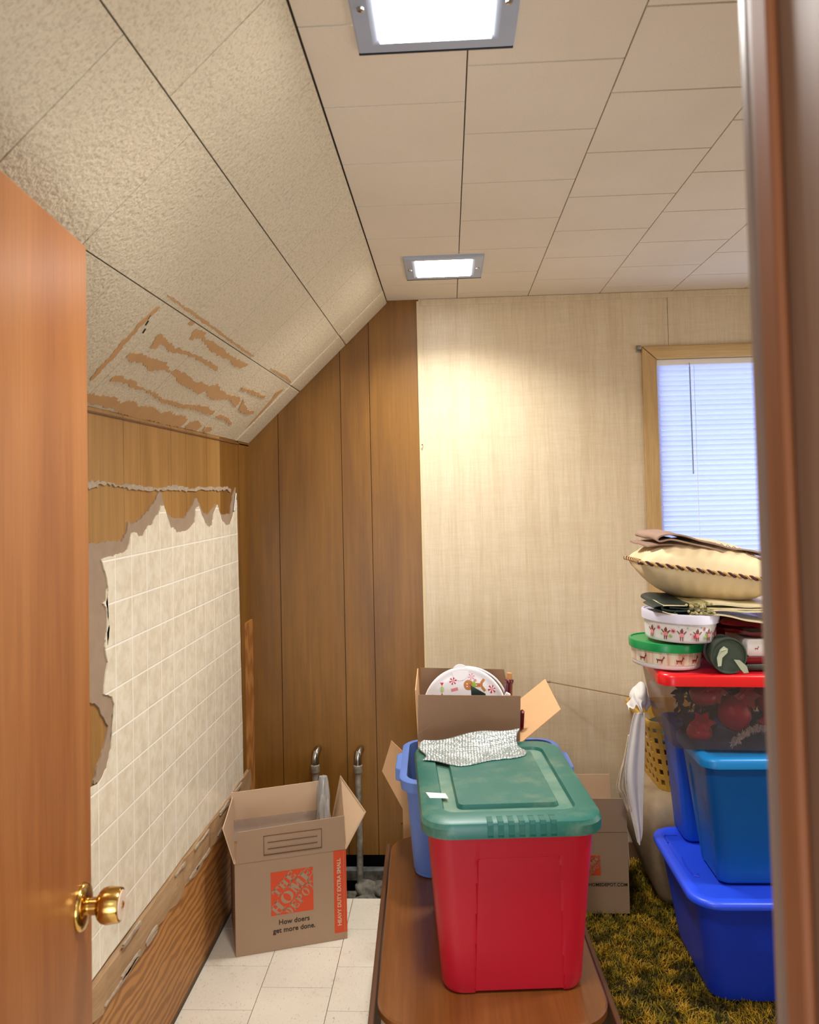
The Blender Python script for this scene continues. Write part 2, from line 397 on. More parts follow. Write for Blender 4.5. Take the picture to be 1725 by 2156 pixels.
def text_mesh(name, txt, size, mat, parent, loc, rot, extrude=0.0004, offset=0.0, align='CENTER', sx=1.0, spacing=1.0):
    cu = bpy.data.curves.new(name, 'FONT'); cu.body = txt; cu.size = size; cu.extrude = extrude; cu.offset = offset
    cu.align_x = align; cu.align_y = 'CENTER'; cu.resolution_u = 4; cu.space_character = spacing
    tmp = bpy.data.objects.new(name, cu); COL.objects.link(tmp)
    dg = bpy.context.evaluated_depsgraph_get()
    me = bpy.data.meshes.new_from_object(tmp.evaluated_get(dg)); bpy.data.objects.remove(tmp)
    me.materials.clear(); me.materials.append(M[mat])
    o = bpy.data.objects.new(name, me); COL.objects.link(o)
    if parent is not None: o.parent = parent
    o.location = loc; o.rotation_euler = rot; o.scale = (sx, 1, 1)
    return o

def jag(pts, amp, n=3, seed=1):
    """break up an outline into small torn teeth"""
    rnd = random.Random(seed); out = []
    for i, p in enumerate(pts):
        q = pts[(i + 1) % len(pts)]; dx, dy = q[0] - p[0], q[1] - p[1]; L = math.hypot(dx, dy) + 1e-9
        out.append(p)
        k = max(1, min(n, int(L / (amp * 2.2))))
        for j in range(1, k + 1):
            f = j / (k + 1); a = rnd.uniform(-amp, amp)
            out.append((p[0] + dx * f - dy / L * a, p[1] + dy * f + dx / L * a))
    return out

# outlines of the torn areas, metres on their own wall plane
TEARS=[[(1.811,0.558),(1.796,0.563),(1.791,0.585),(1.785,0.615),(1.792,0.628),(1.796,0.658),(1.791,0.675),(1.8,0.706),(1.804,0.737),(1.804,0.765),(1.811,0.789),(1.821,0.789),(1.824,0.765),(1.819,0.738),(1.82,0.704),(1.811,0.674),(1.812,0.644),(1.802,0.62),(1.807,0.606),(1.808,0.577)],[(1.94,0.659),(1.923,0.641),(1.913,0.618),(1.927,0.612),(1.97,0.621),(2.012,0.624),(2.049,0.628),(2.102,0.624),(2.182,0.622),(2.264,0.618),(2.348,0.617),(2.416,0.618),(2.456,0.629),(2.425,0.632),(2.331,0.631),(2.252,0.628),(2.189,0.629),(2.108,0.636),(2.062,0.643),(2.024,0.643),(1.964,0.635),(1.963,0.644),(1.963,0.656)],[(2.083,0.586),(2.067,0.572),(2.074,0.554),(2.141,0.55),(2.144,0.561),(2.209,0.564),(2.293,0.562),(2.383,0.566),(2.454,0.566),(2.557,0.565),(2.633,0.56),(2.633,0.575),(2.602,0.588),(2.518,0.591),(2.462,0.581),(2.391,0.586),(2.292,0.588),(2.208,0.578),(2.144,0.571),(2.103,0.576),(2.106,0.588)],[(1.872,0.705),(1.87,0.691),(1.911,0.683),(1.974,0.682),(2.029,0.678),(2.08,0.675),(2.141,0.692),(2.169,0.69),(2.176,0.68),(2.235,0.682),(2.297,0.685),(2.363,0.693),(2.428,0.684),(2.506,0.689),(2.544,0.67),(2.624,0.685),(2.721,0.687),(2.861,0.682),(2.904,0.702),(2.903,0.724),(2.812,0.709),(2.76,0.702),(2.687,0.716),(2.613,0.728),(2.543,0.716),(2.505,0.706),(2.476,0.727),(2.413,0.721),(2.337,0.719),(2.265,0.716),(2.198,0.699),(2.141,0.696),(2.09,0.7),(2.038,0.716),(1.992,0.704),(1.939,0.707),(1.902,0.713)],[(1.903,0.779),(1.898,0.765),(1.923,0.756),(1.966,0.759),(2.005,0.757),(2.071,0.767),(2.139,0.769),(2.203,0.772),(2.256,0.779),(2.307,0.779),(2.373,0.779),(2.452,0.778),(2.518,0.768),(2.596,0.762),(2.659,0.759),(2.752,0.767),(2.757,0.782),(2.674,0.784),(2.586,0.781),(2.493,0.786),(2.42,0.791),(2.335,0.792),(2.255,0.789),(2.181,0.777),(2.094,0.774),(2.061,0.779),(2.008,0.773),(1.951,0.772)],[(1.817,0.832),(1.867,0.824),(1.907,0.825),(1.953,0.822),(2.007,0.818),(2.057,0.83),(2.083,0.82),(2.131,0.813),(2.172,0.827),(2.209,0.816),(2.27,0.818),(2.342,0.828),(2.389,0.814),(2.464,0.822),(2.545,0.815),(2.585,0.825),(2.589,0.842),(2.583,0.863),(2.524,0.863),(2.445,0.864),(2.379,0.863),(2.309,0.859),(2.257,0.867),(2.193,0.867),(2.15,0.859),(2.099,0.863),(2.025,0.848),(2.0,0.856),(1.946,0.85),(1.912,0.853),(1.853,0.856)],[(2.619,0.856),(2.63,0.831),(2.679,0.817),(2.762,0.834),(2.755,0.856),(2.656,0.861)],[(2.814,0.854),(2.796,0.834),(2.869,0.832),(2.893,0.845),(2.849,0.859)],[(2.804,0.782),(2.822,0.771),(2.927,0.773),(3.04,0.793),(3.019,0.799),(2.921,0.784),(2.846,0.789)],[(2.767,0.645),(2.82,0.642),(2.932,0.635),(3.031,0.635),(3.116,0.635),(3.123,0.644),(3.045,0.646),(2.931,0.649),(2.856,0.648),(2.82,0.654)],[(2.905,0.682),(2.989,0.702),(3.085,0.716),(3.15,0.707),(3.165,0.722),(3.091,0.732),(3.021,0.735),(2.955,0.723)],[(1.787,0.525),(1.832,0.523),(1.89,0.525),(1.943,0.523),(2.005,0.524),(2.091,0.523),(2.188,0.525),(2.31,0.527),(2.423,0.527),(2.501,0.528),(2.619,0.528),(2.613,0.532),(2.491,0.535),(2.41,0.533),(2.297,0.533),(2.177,0.53),(2.087,0.532),(1.99,0.53),(1.929,0.53),(1.861,0.528),(1.802,0.528)],[(2.872,0.53),(2.988,0.525),(3.134,0.52),(3.264,0.531),(3.232,0.533),(3.141,0.53),(2.987,0.533),(2.891,0.533)],[(3.207,0.585),(3.191,0.602),(3.221,0.625),(3.235,0.688),(3.248,0.743),(3.255,0.783),(3.263,0.789),(3.272,0.745),(3.266,0.691),(3.253,0.62),(3.247,0.567)],[(2.004,0.557),(2.002,0.545),(2.029,0.543),(2.032,0.554)]]
BOARD=[(1.967,1.421),(2.001,1.423),(2.033,1.423),(2.068,1.426),(2.106,1.427),(2.134,1.434),(2.156,1.464),(2.167,1.477),(2.193,1.476),(2.218,1.463),(2.249,1.466),(2.282,1.489),(2.314,1.491),(2.34,1.511),(2.375,1.524),(2.384,1.547),(2.415,1.545),(2.437,1.518),(2.473,1.474),(2.496,1.476),(2.53,1.458),(2.57,1.458),(2.632,1.46),(2.71,1.483),(2.723,1.527),(2.758,1.537),(2.78,1.514),(2.827,1.476),(2.87,1.459),(2.915,1.465),(2.936,1.506),(2.985,1.538),(3.011,1.508),(3.037,1.479),(3.094,1.457),(3.161,1.458),(3.193,1.482),(3.227,1.519),(3.261,1.552),(3.263,1.454),(3.269,1.266),(3.281,1.053),(3.283,0.918),(3.297,0.646),(3.299,0.416),(2.539,0.439),(2.157,0.443),(1.938,0.444),(1.803,0.441),(1.811,0.898),(1.941,0.883),(1.954,0.886),(1.99,0.904),(2.016,0.942),(2.024,0.987),(2.038,1.047),(2.025,1.071),(1.976,1.089),(1.983,1.123),(2.002,1.161),(1.985,1.203),(1.991,1.226),(2.01,1.254),(2.005,1.286),(1.993,1.309),(2.0,1.345),(1.999,1.204),(2.006,1.218),(2.013,1.243),(2.001,1.274),(1.995,1.298),(1.974,1.312),(1.996,1.316),(2.009,1.338),(2.0,1.371),(1.979,1.404)]
ADH=[(1.882,1.466),(1.933,1.464),(1.987,1.462),(2.043,1.463),(2.096,1.456),(2.11,1.464),(2.135,1.479),(2.146,1.507),(2.167,1.5),(2.204,1.502),(2.267,1.523),(2.333,1.551),(2.386,1.588),(2.408,1.585),(2.424,1.547),(2.446,1.517),(2.502,1.506),(2.602,1.499),(2.667,1.524),(2.736,1.566),(2.77,1.547),(2.793,1.525),(2.853,1.503),(2.917,1.518),(2.978,1.54),(3.025,1.507),(3.096,1.495),(3.171,1.499),(3.206,1.565),(3.256,1.603),(3.262,1.522),(3.255,1.395),(3.047,1.387),(2.294,1.363),(2.047,1.334),(2.044,1.201),(2.033,1.029),(2.023,0.984),(2.011,0.917),(1.941,0.883),(1.923,0.889),(1.937,0.917),(1.979,0.954),(2.007,1.002),(1.94,1.072),(1.878,1.099),(1.89,1.291)]
EDGE=[(1.896,1.614),(1.933,1.615),(1.984,1.615),(2.027,1.613),(2.079,1.607),(2.149,1.608),(2.246,1.605),(2.334,1.6),(2.431,1.602),(2.525,1.608),(2.606,1.606),(2.681,1.596),(2.796,1.604),(2.921,1.606),(3.058,1.602),(3.131,1.607),(3.192,1.592),(3.183,1.582),(3.116,1.596),(3.029,1.59),(2.921,1.591),(2.832,1.593),(2.681,1.589),(2.606,1.591),(2.535,1.591),(2.439,1.591),(2.334,1.591),(2.237,1.593),(2.163,1.594),(2.134,1.601),(2.073,1.602),(2.027,1.608),(1.971,1.609),(1.959,1.598),(1.93,1.598),(1.896,1.598)]

# ================================================================ THE SETTING
HC = 2.40; YB = 3.4805; XK = -0.870; YF0 = 0.565; XR = 2.45; XS = -0.249; ZS = 2.395
T = 0.305

def tile(g, o, ux, uy, nn, u0, u1, v0, v1, gap=0.0014, ch=0.0005, th=0.010, m=None, gu=0.0, gv=0.0):
    """one chamfered tile on the plane o,ux,uy; nn points into the room"""
    o, ux, uy, nn = Vector(o), Vector(ux), Vector(uy), Vector(nn)
    u0 += gu; u1 -= gu; v0 += gv; v1 -= gv
    def P(u, v, d): return o + ux * u + uy * v + nn * d
    a = [(u0 + gap, v0 + gap), (u1 - gap, v0 + gap), (u1 - gap, v1 - gap), (u0 + gap, v1 - gap)]
    b = [(u0 + gap + ch, v0 + gap + ch), (u1 - gap - ch, v0 + gap + ch), (u1 - gap - ch, v1 - gap - ch), (u0 + gap + ch, v1 - gap - ch)]
    vs = [P(u, v, -th) for u, v in a] + [P(u, v, -ch * 0.8) for u, v in a] + [P(u, v, 0) for u, v in b]
    fs = [(3, 2, 1, 0), (8, 9, 10, 11)]
    for k in (0, 4):
        for i in range(4):
            j = (i + 1) % 4; fs.append((k + i, k + j, k + 4 + j, k + 4 + i))
    g.add(vs, fs, m)

# flat ceiling
ceiling = bpy.data.objects.new('ceiling', None); COL.objects.link(ceiling); struct(ceiling)
g = G()
offs = [1.3973, 1.5564, 1.3888, 1.545, 1.395, 1.55, 1.39, 1.55, 1.39]
for k in range(9):
    x0 = XS + k * T; x1 = min(x0 + T, XR)
    y = offs[k] - 5 * T
    while y < YB:
        a, b = max(y, YF0), min(y + T, YB)
        if b - a > 0.01: tile(g, (0, 0, HC), (1, 0, 0), (0, 1, 0), (0, 0, -1), x0, x1, a, b, gv=0.0014)
        y += T
g.build('flat_ceiling_tiles', 'ceil', ceiling)
g = G(); g.b2((XS - 0.02, YF0 - 0.1, HC + 0.009), (XR + 0.1, YB + 0.1, HC + 0.06)); g.build('ceiling_backing', 'seam', ceiling)
# sloped part
ey = Vector((XK - 0.003 - XS, 0, 1.793 - ZS)); SL = ey.length; ey.normalize()
so = Vector((XS, 0, ZS)); sn = Vector((ey.z * -1, 0, ey.x)) ; sn = Vector((0.694, 0, -0.72))
g = G()
for (s0, s1, y0) in ((0.0, 0.257, 1.567), (0.257, 0.543, 1.385), (0.543, SL - 0.004, 1.567)):
    y = y0 - 5 * T
    while y < 3.27:
        a, b = max(y, YF0), min(y + T, 3.27)
        if b - a > 0.01: tile(g, so, (0, 1, 0), ey, sn, a, b, s0, s1)
        y += T
    tile(g, so + sn * 0.005, (0, 1, 0), ey, sn, 3.272, YB, s0, s1, th=0.016, ch=0.004)
g.build('sloped_ceiling_tiles', 'stip', ceiling)
g = G(); g.poly([(YF0 - 0.1, -0.01), (YB + 0.1, -0.01), (YB + 0.1, SL), (YF0 - 0.1, SL)], so - sn * 0.009, (0, 1, 0), ey, 0.05)
ob = g.build('slope_backing', 'seam', ceiling)
# strips torn off the sloped ceiling, down to the brown fibre
for i, P in enumerate(TEARS):
    g = G(); thick = 0.0016 if i < 11 else 0.0014
    g.poly(jag(P, 0.0042 if i < 11 else 0.0020, 7, i), so + sn * 0.0003, (0, 1, 0), ey, -thick)
    o = g.build('torn_strip', 'kraft', ceiling)
g = G()
for (y, s) in ((1.815, 0.60), (1.80, 0.585), (1.835, 0.62)):
    g.tube([so + ey * s + Vector((0, y, 0)) + sn * 0.001, so + ey * (s + 0.012) + Vector((0, y + 0.006, 0)) + sn * 0.001], 0.002, 5)
g.build('dark_pick_mark', 'black', ceiling)

# left knee wall: faded panelling above, torn fibreboard and tile board below
wall_left = bpy.data.objects.new('wall_left', None); COL.objects.link(wall_left); struct(wall_left)
g = G()
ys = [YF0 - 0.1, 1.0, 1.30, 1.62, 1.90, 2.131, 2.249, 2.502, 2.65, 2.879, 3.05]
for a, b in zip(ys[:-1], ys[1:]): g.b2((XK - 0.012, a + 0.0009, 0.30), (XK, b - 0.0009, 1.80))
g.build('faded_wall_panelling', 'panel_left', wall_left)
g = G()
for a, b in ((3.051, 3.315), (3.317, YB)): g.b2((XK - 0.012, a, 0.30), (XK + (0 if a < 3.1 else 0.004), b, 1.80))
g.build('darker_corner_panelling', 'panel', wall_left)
g = G(); g.b2((XK - 0.06, YF0 - 0.1, -0.02), (XK - 0.010, YB + 0.08, 1.80)); g.build('wall_backing', 'groove', wall_left)
# trim along the knee of the slope
g = G(); g.b2((XK - 0.002, YF0, 1.782), (XK + 0.004, YB, 1.7865)); struct(g.build('trim_1', 'jamb'))
WL = dict(o=(XK, 0, 0), ux=(0, 1, 0), uy=(0, 0, 1))
g = G(); g.poly(jag(ADH, 0.004, 4, 31), WL['o'], WL['ux'], WL['uy'], 0.0045); fb = g.build('torn_fibreboard', 'board_tan')
tag(fb, 'tan torn fibreboard layer around the broken top of the white tile board', 'wall board')
g = G(); g.poly(jag(BOARD, 0.0022, 3, 5), (XK + 0.0046, 0, 0), WL['ux'], WL['uy'], 0.0032); tb = g.build('tile_board', 'tileboard')
tag(tb, 'glossy off-white tile-pattern wall board with a jagged broken top', 'wall panel')
g = G(); g.poly(jag(EDGE, 0.004, 4, 9), WL['o'], WL['ux'], WL['uy'], 0.004); o = g.build('torn_paper_edge', 'paper', wall_left)
g = G(); g.poly([(3.205, 1.51), (3.218, 1.51), (3.243, 1.575), (3.24, 1.58)], (XK + 0.008, 0, 0), WL['ux'], WL['uy'], 0.004)
tag(g.build('board_splinter', 'white_plastic', wall_left), 'thin white splinter')
# plywood strip at the foot of the wall, batten above it, upright strip in the corner
g = G(); g.b2((XK + 0.0005, YF0, 0.012), (XK + 0.010, 3.40, 0.345)); o = g.build('plywood_strip', 'plywood')
tag(o, 'orange-brown plywood strip with bold grain along the foot of the left wall', 'plywood')
rnd = random.Random(4); R = []
N = 60
for i in range(N + 1):
    y = YF0 + (3.40 - YF0) * i / N; zt = 0.436 + rnd.uniform(-0.006, 0.004); zb = 0.335 + rnd.uniform(-0.006, 0.01); th = 0.014 + rnd.uniform(-0.003, 0.003)
    R.append([(XK, y, zb), (XK + th, y, zb + 0.006), (XK + th + rnd.uniform(-.002, .002), y, 0.385), (XK + th * 0.8, y, zt - 0.01), (XK, y, zt)])
g = G(); g.rings(R); bt = g.build('bare_batten', 'batten')
tag(bt, 'bare splintered wood batten under the tile board, above the plywood strip', 'batten')
g = G()
for i in range(16):
    y = rnd.uniform(1.7, 3.25); z = rnd.choice((0.424, 0.352)) + rnd.uniform(-0.01, 0.006); L = rnd.uniform(0.04, 0.16); h = rnd.uniform(0.004, 0.011)
    g = G(); g.poly(jag([(y, z), (y + L, z - 0.002), (y + L, z + h), (y, z + h)], 0.003, 3, i), (XK + 0.0135, 0, 0), (0, 1, 0), (0, 0, 1), 0.006); g.build('glue_residue', 'paper', bt)
g = G(); g.b2((XK + 0.0005, 3.372, 0.0), (XK + 0.011, YB - 0.001, 1.035)); o = g.build('plywood_upright', 'plywood_v')
tag(o, 'narrow upright orange plywood strip in the corner beside the tile board', 'plywood')
g = G(); g.b2((XK, YF0, 0.0), (XK + 0.014, 3.40, 0.012)); struct(g.build('baseboard_left', 'seam'))

# back wall: dark panelling on the left, woven wallboard on the right
wall_back = bpy.data.objects.new('wall_back', None); COL.objects.link(wall_back); struct(wall_back)
g = G()
xs = [XK - 0.003, -0.735, -0.459, -0.332, -0.112]
for a, b in zip(xs[:-1], xs[1:]):
    g.b2((a + 0.0013, YB, 0.032), (b - 0.0013, YB + 0.010, 2.41))
g.build('dark_wall_panelling', 'panel', wall_back)
g = G(); g.b2((XK - 0.1, YB + 0.009, 0.036), (-0.05, YB + 0.04, 2.45)); g.build('panelling_backing', 'groove', wall_back)
g = G()
WX0, WX1, WZ0, WZ1 = 0.893, 1.75, 0.93, 2.108
for lo, hi in (((-0.112, YB - 0.004, 0), (0.949, YB + 0.02, WZ0)), ((-0.112, YB - 0.004, WZ0), (WX0, YB + 0.02, WZ1)), ((-0.112, YB - 0.004, WZ1), (0.949, YB + 0.02, HC)),
               ((0.951, YB - 0.004, WZ1), (XR, YB + 0.02, HC)), ((WX1, YB - 0.004, 0), (XR, YB + 0.02, WZ1)), ((0.949, YB - 0.004, 0), (WX1, YB + 0.02, WZ0))):
    g.b2(lo, hi)
g.build('woven_wallboard', 'wallboard', wall_back)
g = G(); g.b2((-0.1, YB + 0.019, 0), (WX0, YB + 0.1, HC)); g.b2((WX0, YB + 0.019, 0), (XR, YB + 0.1, WZ0)); g.b2((WX1, YB + 0.019, WZ0), (XR, YB + 0.1, HC)); g.b2((WX0, YB + 0.019, WZ1), (WX1, YB + 0.1, HC))
g.build('wall_core', 'seam', wall_back)
g = G(); g.b2((-0.120, YB - 0.008, 0.10), (-0.110, YB, 2.392)); struct(g.build('trim_2', 'cream_trim', bevel=0.001))
g = G(); g.b2((-0.10, YB - 0.010, 2.372), (XR, YB - 0.003, HC - 0.001)); struct(g.build('trim_3', 'wallboard', bevel=0.002))
g = G(); g.b2((0.10, YB - 0.014, 0.0), (XR, YB - 0.004, 0.09)); struct(g.build('baseboard_back', 'jamb', bevel=0.002))
g = G(); g.b2((XR, YF0 - 0.1, -0.02), (XR + 0.08, YB + 0.1, 2.46)); struct(g.build('wall_right', 'wallboard'))
# front wall with the doorway the camera looks through
DX0, DX1 = -0.500, 0.210
g = G(); ya, yb = 0.455, YF0
g.b2((-1.6, ya, -0.02), (DX0 - 0.022, yb, 2.46)); g.b2((DX1 + 0.022, ya, -0.02), (XR + 0.08, yb, 2.46)); g.b2((DX0 - 0.022, ya, 2.03), (DX1 + 0.022, yb, 2.46))
struct(g.build('wall_front', 'wallboard'))
jf = bpy.data.objects.new('trim_4', None); COL.objects.link(jf); struct(jf)
g = G(); g.b2((DX1, ya - 0.012, 0), (DX1 + 0.022, 0.5505, 2.03)); g.build('jamb', 'jamb', jf, bevel=0.002)
g = G(); g.b2((DX1, 0.5508, 0), (DX1 + 0.022, YF0 + 0.002, 2.03)); g.build('jamb_edge', 'jamb_light', jf, bevel=0.004, bs=3)
g = G(); g.b2((DX1 - 0.0075, 0.498, 0), (DX1, 0.527, 2.02)); g.build('door_stop', 'stop', jf, bevel=0.004, bs=3)
g = G(); g.b2((DX1 + 0.006, ya - 0.026, 0), (DX1 + 0.075, ya - 0.012, 2.10)); g.build('door_casing', 'jamb', jf, bevel=0.004, bs=3)
g = G(); g.b2((DX0 - 0.022, ya - 0.012, 0), (DX0, YF0 + 0.002, 2.03)); g.b2((DX0 - 0.022, ya - 0.012, 2.01), (DX1 + 0.022, YF0 + 0.002, 2.032)); g.build('hinge_jamb', 'jamb', jf, bevel=0.002)

# floor: nine inch vinyl tiles, missing in the back left corner
floor = bpy.data.objects.new('floor', None); COL.objects.link(floor); struct(floor)
FT = 0.229; FX = -0.6366; FY = 2.728; HX0, HX1, HY0 = -0.60, -0.18, 3.178
g = G()
for k in range(-2, 4):
    x0 = FX + k * FT; x1 = x0 + FT
    y = FY + (0.5 * FT if k % 2 == 0 else 0) - 20 * FT
    x0 = max(x0, XK); x1 = min(x1, 0.13)
    if x1 - x0 < 0.01: continue
    while y < YB:
        a, b = max(y, -1.4), min(y + FT, YB)
        y += FT
        if b - a < 0.01: continue
        if x1 > HX0 and x0 < HX1 and b > HY0:
            if a < HY0: tile(g, (0, 0, 0), (1, 0, 0), (0, 1, 0), (0, 0, 1), x0, x1, a, HY0, 0.0009, 0.0007, 0.003)
            if x0 < HX0: tile(g, (0, 0, 0), (1, 0, 0), (0, 1, 0), (0, 0, 1), x0, HX0, max(a, HY0), b, 0.0009, 0.0007, 0.003)
            if x1 > HX1: tile(g, (0, 0, 0), (1, 0, 0), (0, 1, 0), (0, 0, 1), HX1, x1, max(a, HY0), b, 0.0009, 0.0007, 0.003)
            continue
        tile(g, (0, 0, 0), (1, 0, 0), (0, 1, 0), (0, 0, 1), x0, x1, a, b, 0.0009, 0.0007, 0.003)
g.build('vinyl_floor_tiles', 'vinyl', floor)
g = G()
g.b2((XK - 0.06, -1.5, -0.06), (HX0, YB + 0.1, -0.0028)); g.b2((HX0, -1.5, -0.06), (HX1, HY0, -0.0028)); g.b2((HX1, -1.5, -0.06), (XR + 0.1, YB + 0.1, -0.0028))
g.build('subfloor', 'floor_gap', floor)
g = G(); g.b2((HX0 - 0.1, HY0 - 0.1, -0.30), (HX1 + 0.1, YB + 0.35, -0.24)); g.b2((HX0 - 0.1, YB + 0.25, -0.24), (HX1 + 0.1, YB + 0.35, 0.3)); g.b2((HX0 - 0.12, HY0, -0.24), (HX0 - 0.1, YB + 0.3, 0.035)); g.b2((HX1 + 0.1, HY0, -0.24), (HX1 + 0.12, YB + 0.3, 0.035))
g.b2((HX0 - 0.1, HY0 - 0.1, -0.24), (HX1 + 0.1, HY0 - 0.02, -0.06))
g.build('floor_cavity', 'black', floor)
g = G(); g.b2((HX0 - 0.1, YB + 0.02, -0.085), (HX1 + 0.1, YB + 0.06, -0.045)); g.build('sill_beam', 'rubble', floor)
# broken rubble in the hole
rnd = random.Random(12)
def rock(c, s, seed):
    g = G(); n = 10; R = []
    for i in range(1, 6):
        th = PI * i / 6
        R.append([Vector((math.sin(th) * math.cos(2 * PI * k / n), math.sin(th) * math.sin(2 * PI * k / n), math.cos(th))) for k in range(n)])
    R = [[Vector((p.x * s[0], p.y * s[1], p.z * s[2])) * (1 + 0.28 * mnoise.noise(p * 1.9 + Vector((seed, 0, 0)))) for p in r] for r in R]
    g.rings(R); return g.build('rubble_stone', 'rubble', None, True, loc=c, sharp=50)
spots = [(-0.50, 3.25), (-0.36, 3.27), (-0.27, 3.25), (-0.43, 3.36), (-0.33, 3.37), (-0.25, 3.36), (-0.50, 3.36), (-0.40, 3.235), (-0.30, 3.31), (-0.46, 3.30), (-0.22, 3.30), (-0.37, 3.32)]
rl = ['grey rubble stone in the floor hole left of the pipe', 'grey rubble stone in the floor hole in front of the pipe', 'grey rubble stone in the floor hole nearest the table']
for i, (x, y) in enumerate(spots):
    o = rock((x, y, -0.095 + 0.03 * (i % 3)), (rnd.uniform(.04, .06), rnd.uniform(.03, .05), rnd.uniform(.026, .04)), i * 7.3)
    o.rotation_euler = (rnd.uniform(-.5, .5), rnd.uniform(-.5, .5), rnd.uniform(0, 3))
    tag(o, 'grey rubble stone in the dark floor hole around the pipe foot', 'stone', 'rubble stones in the floor hole')

# shag carpet
CX0, CX1, CY0, CY1 = 0.13, XR, YF0 + 0.005, YB - 0.014
carpet = bpy.data.objects.new('shag_carpet', None); COL.objects.link(carpet)
tag(carpet, 'olive and gold shag carpet on the floor right of the table', 'carpet')
g = G(); g.b2((CX0, CY0, -0.0028), (CX1, CY1, 0.010)); g.build('carpet_backing', 'shag_base', carpet)
rnd = random.Random(3); V = []; Fc = []
def strand(x, y, h, w):
    a = rnd.uniform(0, 2 * PI); ln = rnd.uniform(0.2, 1.1)
    dx, dy = math.cos(a), math.sin(a); px, py = -dy * w, dx * w
    o = len(V); k = rnd.uniform(-0.9, 0.9)
    for j in range(4):
        f = j / 3; b = h * ln * f * f
        cx_, cy_ = x + dx * b + py * k * f * 3, y + dy * b - px * k * f * 3; zz = 0.008 + h * (f - 0.25 * ln * f * f); ww = 1 - 0.55 * f
        V.append((cx_ - px * ww, cy_ - py * ww, zz)); V.append((cx_ + px * ww, cy_ + py * ww, zz))
    for j in range(3): Fc.append((o + 2 * j, o + 2 * j + 1, o + 2 * j + 3, o + 2 * j + 2))
for x0, x1, y0, y1, n in ((CX0 + .01, 1.05, 1.55, CY1 - .01, 52000), (1.05, XR - .01, 1.2, CY1 - .01, 9000), (CX0 + .01, 1.05, 0.7, 1.55, 7000)):
    for i in range(n):
        x, y = rnd.uniform(x0, x1), rnd.uniform(y0, y1)
        tuft = 1.5 * mnoise.noise(Vector((x * 24, y * 24, 0))) + 0.6 * mnoise.noise(Vector((x * 60, y * 60, 5)))
        strand(x, y, 0.022 + 0.014 * tuft + rnd.uniform(-.004, .006), rnd.uniform(0.0011, 0.0020))
g = G(); g.v = V; g.f = Fc; g.mi = [0] * len(Fc)
tag(g.build('carpet_pile', 'shag', carpet), None, kind='stuff')

# window_1: pine casing, sill, glass
win = bpy.data.objects.new('window_1', None); COL.objects.link(win); struct(win)
def casing(pts, mat): 
    g = G(); g.poly(pts, (0, YB - 0.004, 0), (1, 0, 0), (0, 0, 1), 0.017); return g.build('window_casing', mat, win, bevel=0.003)
casing([(WX0 - 0.060, WZ0), (WX0, WZ0), (WX0, WZ1 - 0.002), (WX0 - 0.060, WZ1 + 0.054)], 'pine')
casing([(WX1, WZ0), (WX1 + 0.06, WZ0), (WX1 + 0.06, WZ1 + 0.054), (WX1, WZ1 - 0.002)], 'pine')
casing([(WX0 - 0.059, WZ1 + 0.056), (WX0 + 0.001, WZ1), (WX1 - 0.001, WZ1), (WX1 + 0.059, WZ1 + 0.056)], 'pine_h')
g = G(); g.b2((WX0 - 0.08, YB - 0.05, WZ0 - 0.03), (WX1 + 0.08, YB + 0.03, WZ0)); g.build('window_sill', 'pine_h', win, bevel=0.004)
g = G(); g.b2((WX0, YB + 0.02, WZ0), (WX0 + 0.02, YB + 0.1, WZ1)); g.b2((WX1 - 0.02, YB + 0.02, WZ0), (WX1, YB + 0.1, WZ1)); g.b2((WX0, YB + 0.02, WZ1 - 0.02), (WX1, YB + 0.1, WZ1)); g.build('window_frame', 'white_plastic', win)
g = G(); g.b2((WX0 + 0.02, YB + 0.07, WZ0), (WX1 - 0.02, YB + 0.074, WZ1 - 0.02)); g.build('window_pane', clearplastic('window_pane_glass', '#f4f7ff', 0.06, 0.03), win)
# venetian blind
bl = thing('venetian_blind', (WX0 + 0.004, YB - 0.004, WZ1), 'white closed venetian blind glowing blue in the pine window', 'blind')
BW = WX1 - WX0 - 0.008
g = G(); g.b2((0, 0.0, -0.026), (BW, 0.028, -0.001)); g.build('headrail', 'white_plastic', bl, bevel=0.002)
g = G(); n = 0; z = -0.036
while z > -(WZ1 - WZ0) + 0.02:
    zz = z + 0.0007 * math.sin(n * 1.7); prof = []
    for i in range(5):
        f = i / 4 - 0.5; prof.append((0.014 + f * 0.010 , zz - f * 0.0200, 0.0012 * (1 - 4 * f * f)))
    R = []
    for xx in (0.0, BW):
        R.append([(xx, y - b, z_) for y, z_, b in prof] + [(xx, y - b + 0.0006, z_) for y, z_, b in reversed(prof)])
    g.rings(R); z -= 0.0213; n += 1
g.build('blind_slats', 'slat', bl, True, sharp=50)
g = G()
for fx in (0.155, BW - 0.155):
    g.tube([(fx, -0.001, -0.03), (fx, -0.001, -(WZ1 - WZ0) + 0.02)], 0.0011, 6)
g.build('ladder_cord', 'white_plastic', bl)
g = G(); g.tube([(0.136, -0.005, -0.035), (0.136, -0.006, -0.49)], 0.0028, 6); w = g.build('tilt_wand', 'glass_wand', bl)
g = G(); g.tube([(0.136, 0.004, -0.018), (0.136, -0.006, -0.022), (0.136, -0.005, -0.036)], 0.0016, 6); g.build('wand_hook', 'chrome', w)
cb = thing('curtain_rod_bracket', (0.822, YB - 0.004, 2.155), 'small grey metal curtain bracket at the top left corner of the window', 'bracket')
g = G(); g.b2((-0.011, -0.004, -0.015), (0.011, 0, 0.015)); g.build('bracket_plate', 'pipe', cb, bevel=0.002)
g = G(); g.b2((-0.008, -0.022, -0.009), (0.008, -0.003, -0.005)); g.b2((-0.008, -0.022, -0.009), (0.008, -0.018, 0.006)); g.build('bracket_hook', 'pipe', cb, bevel=0.001)
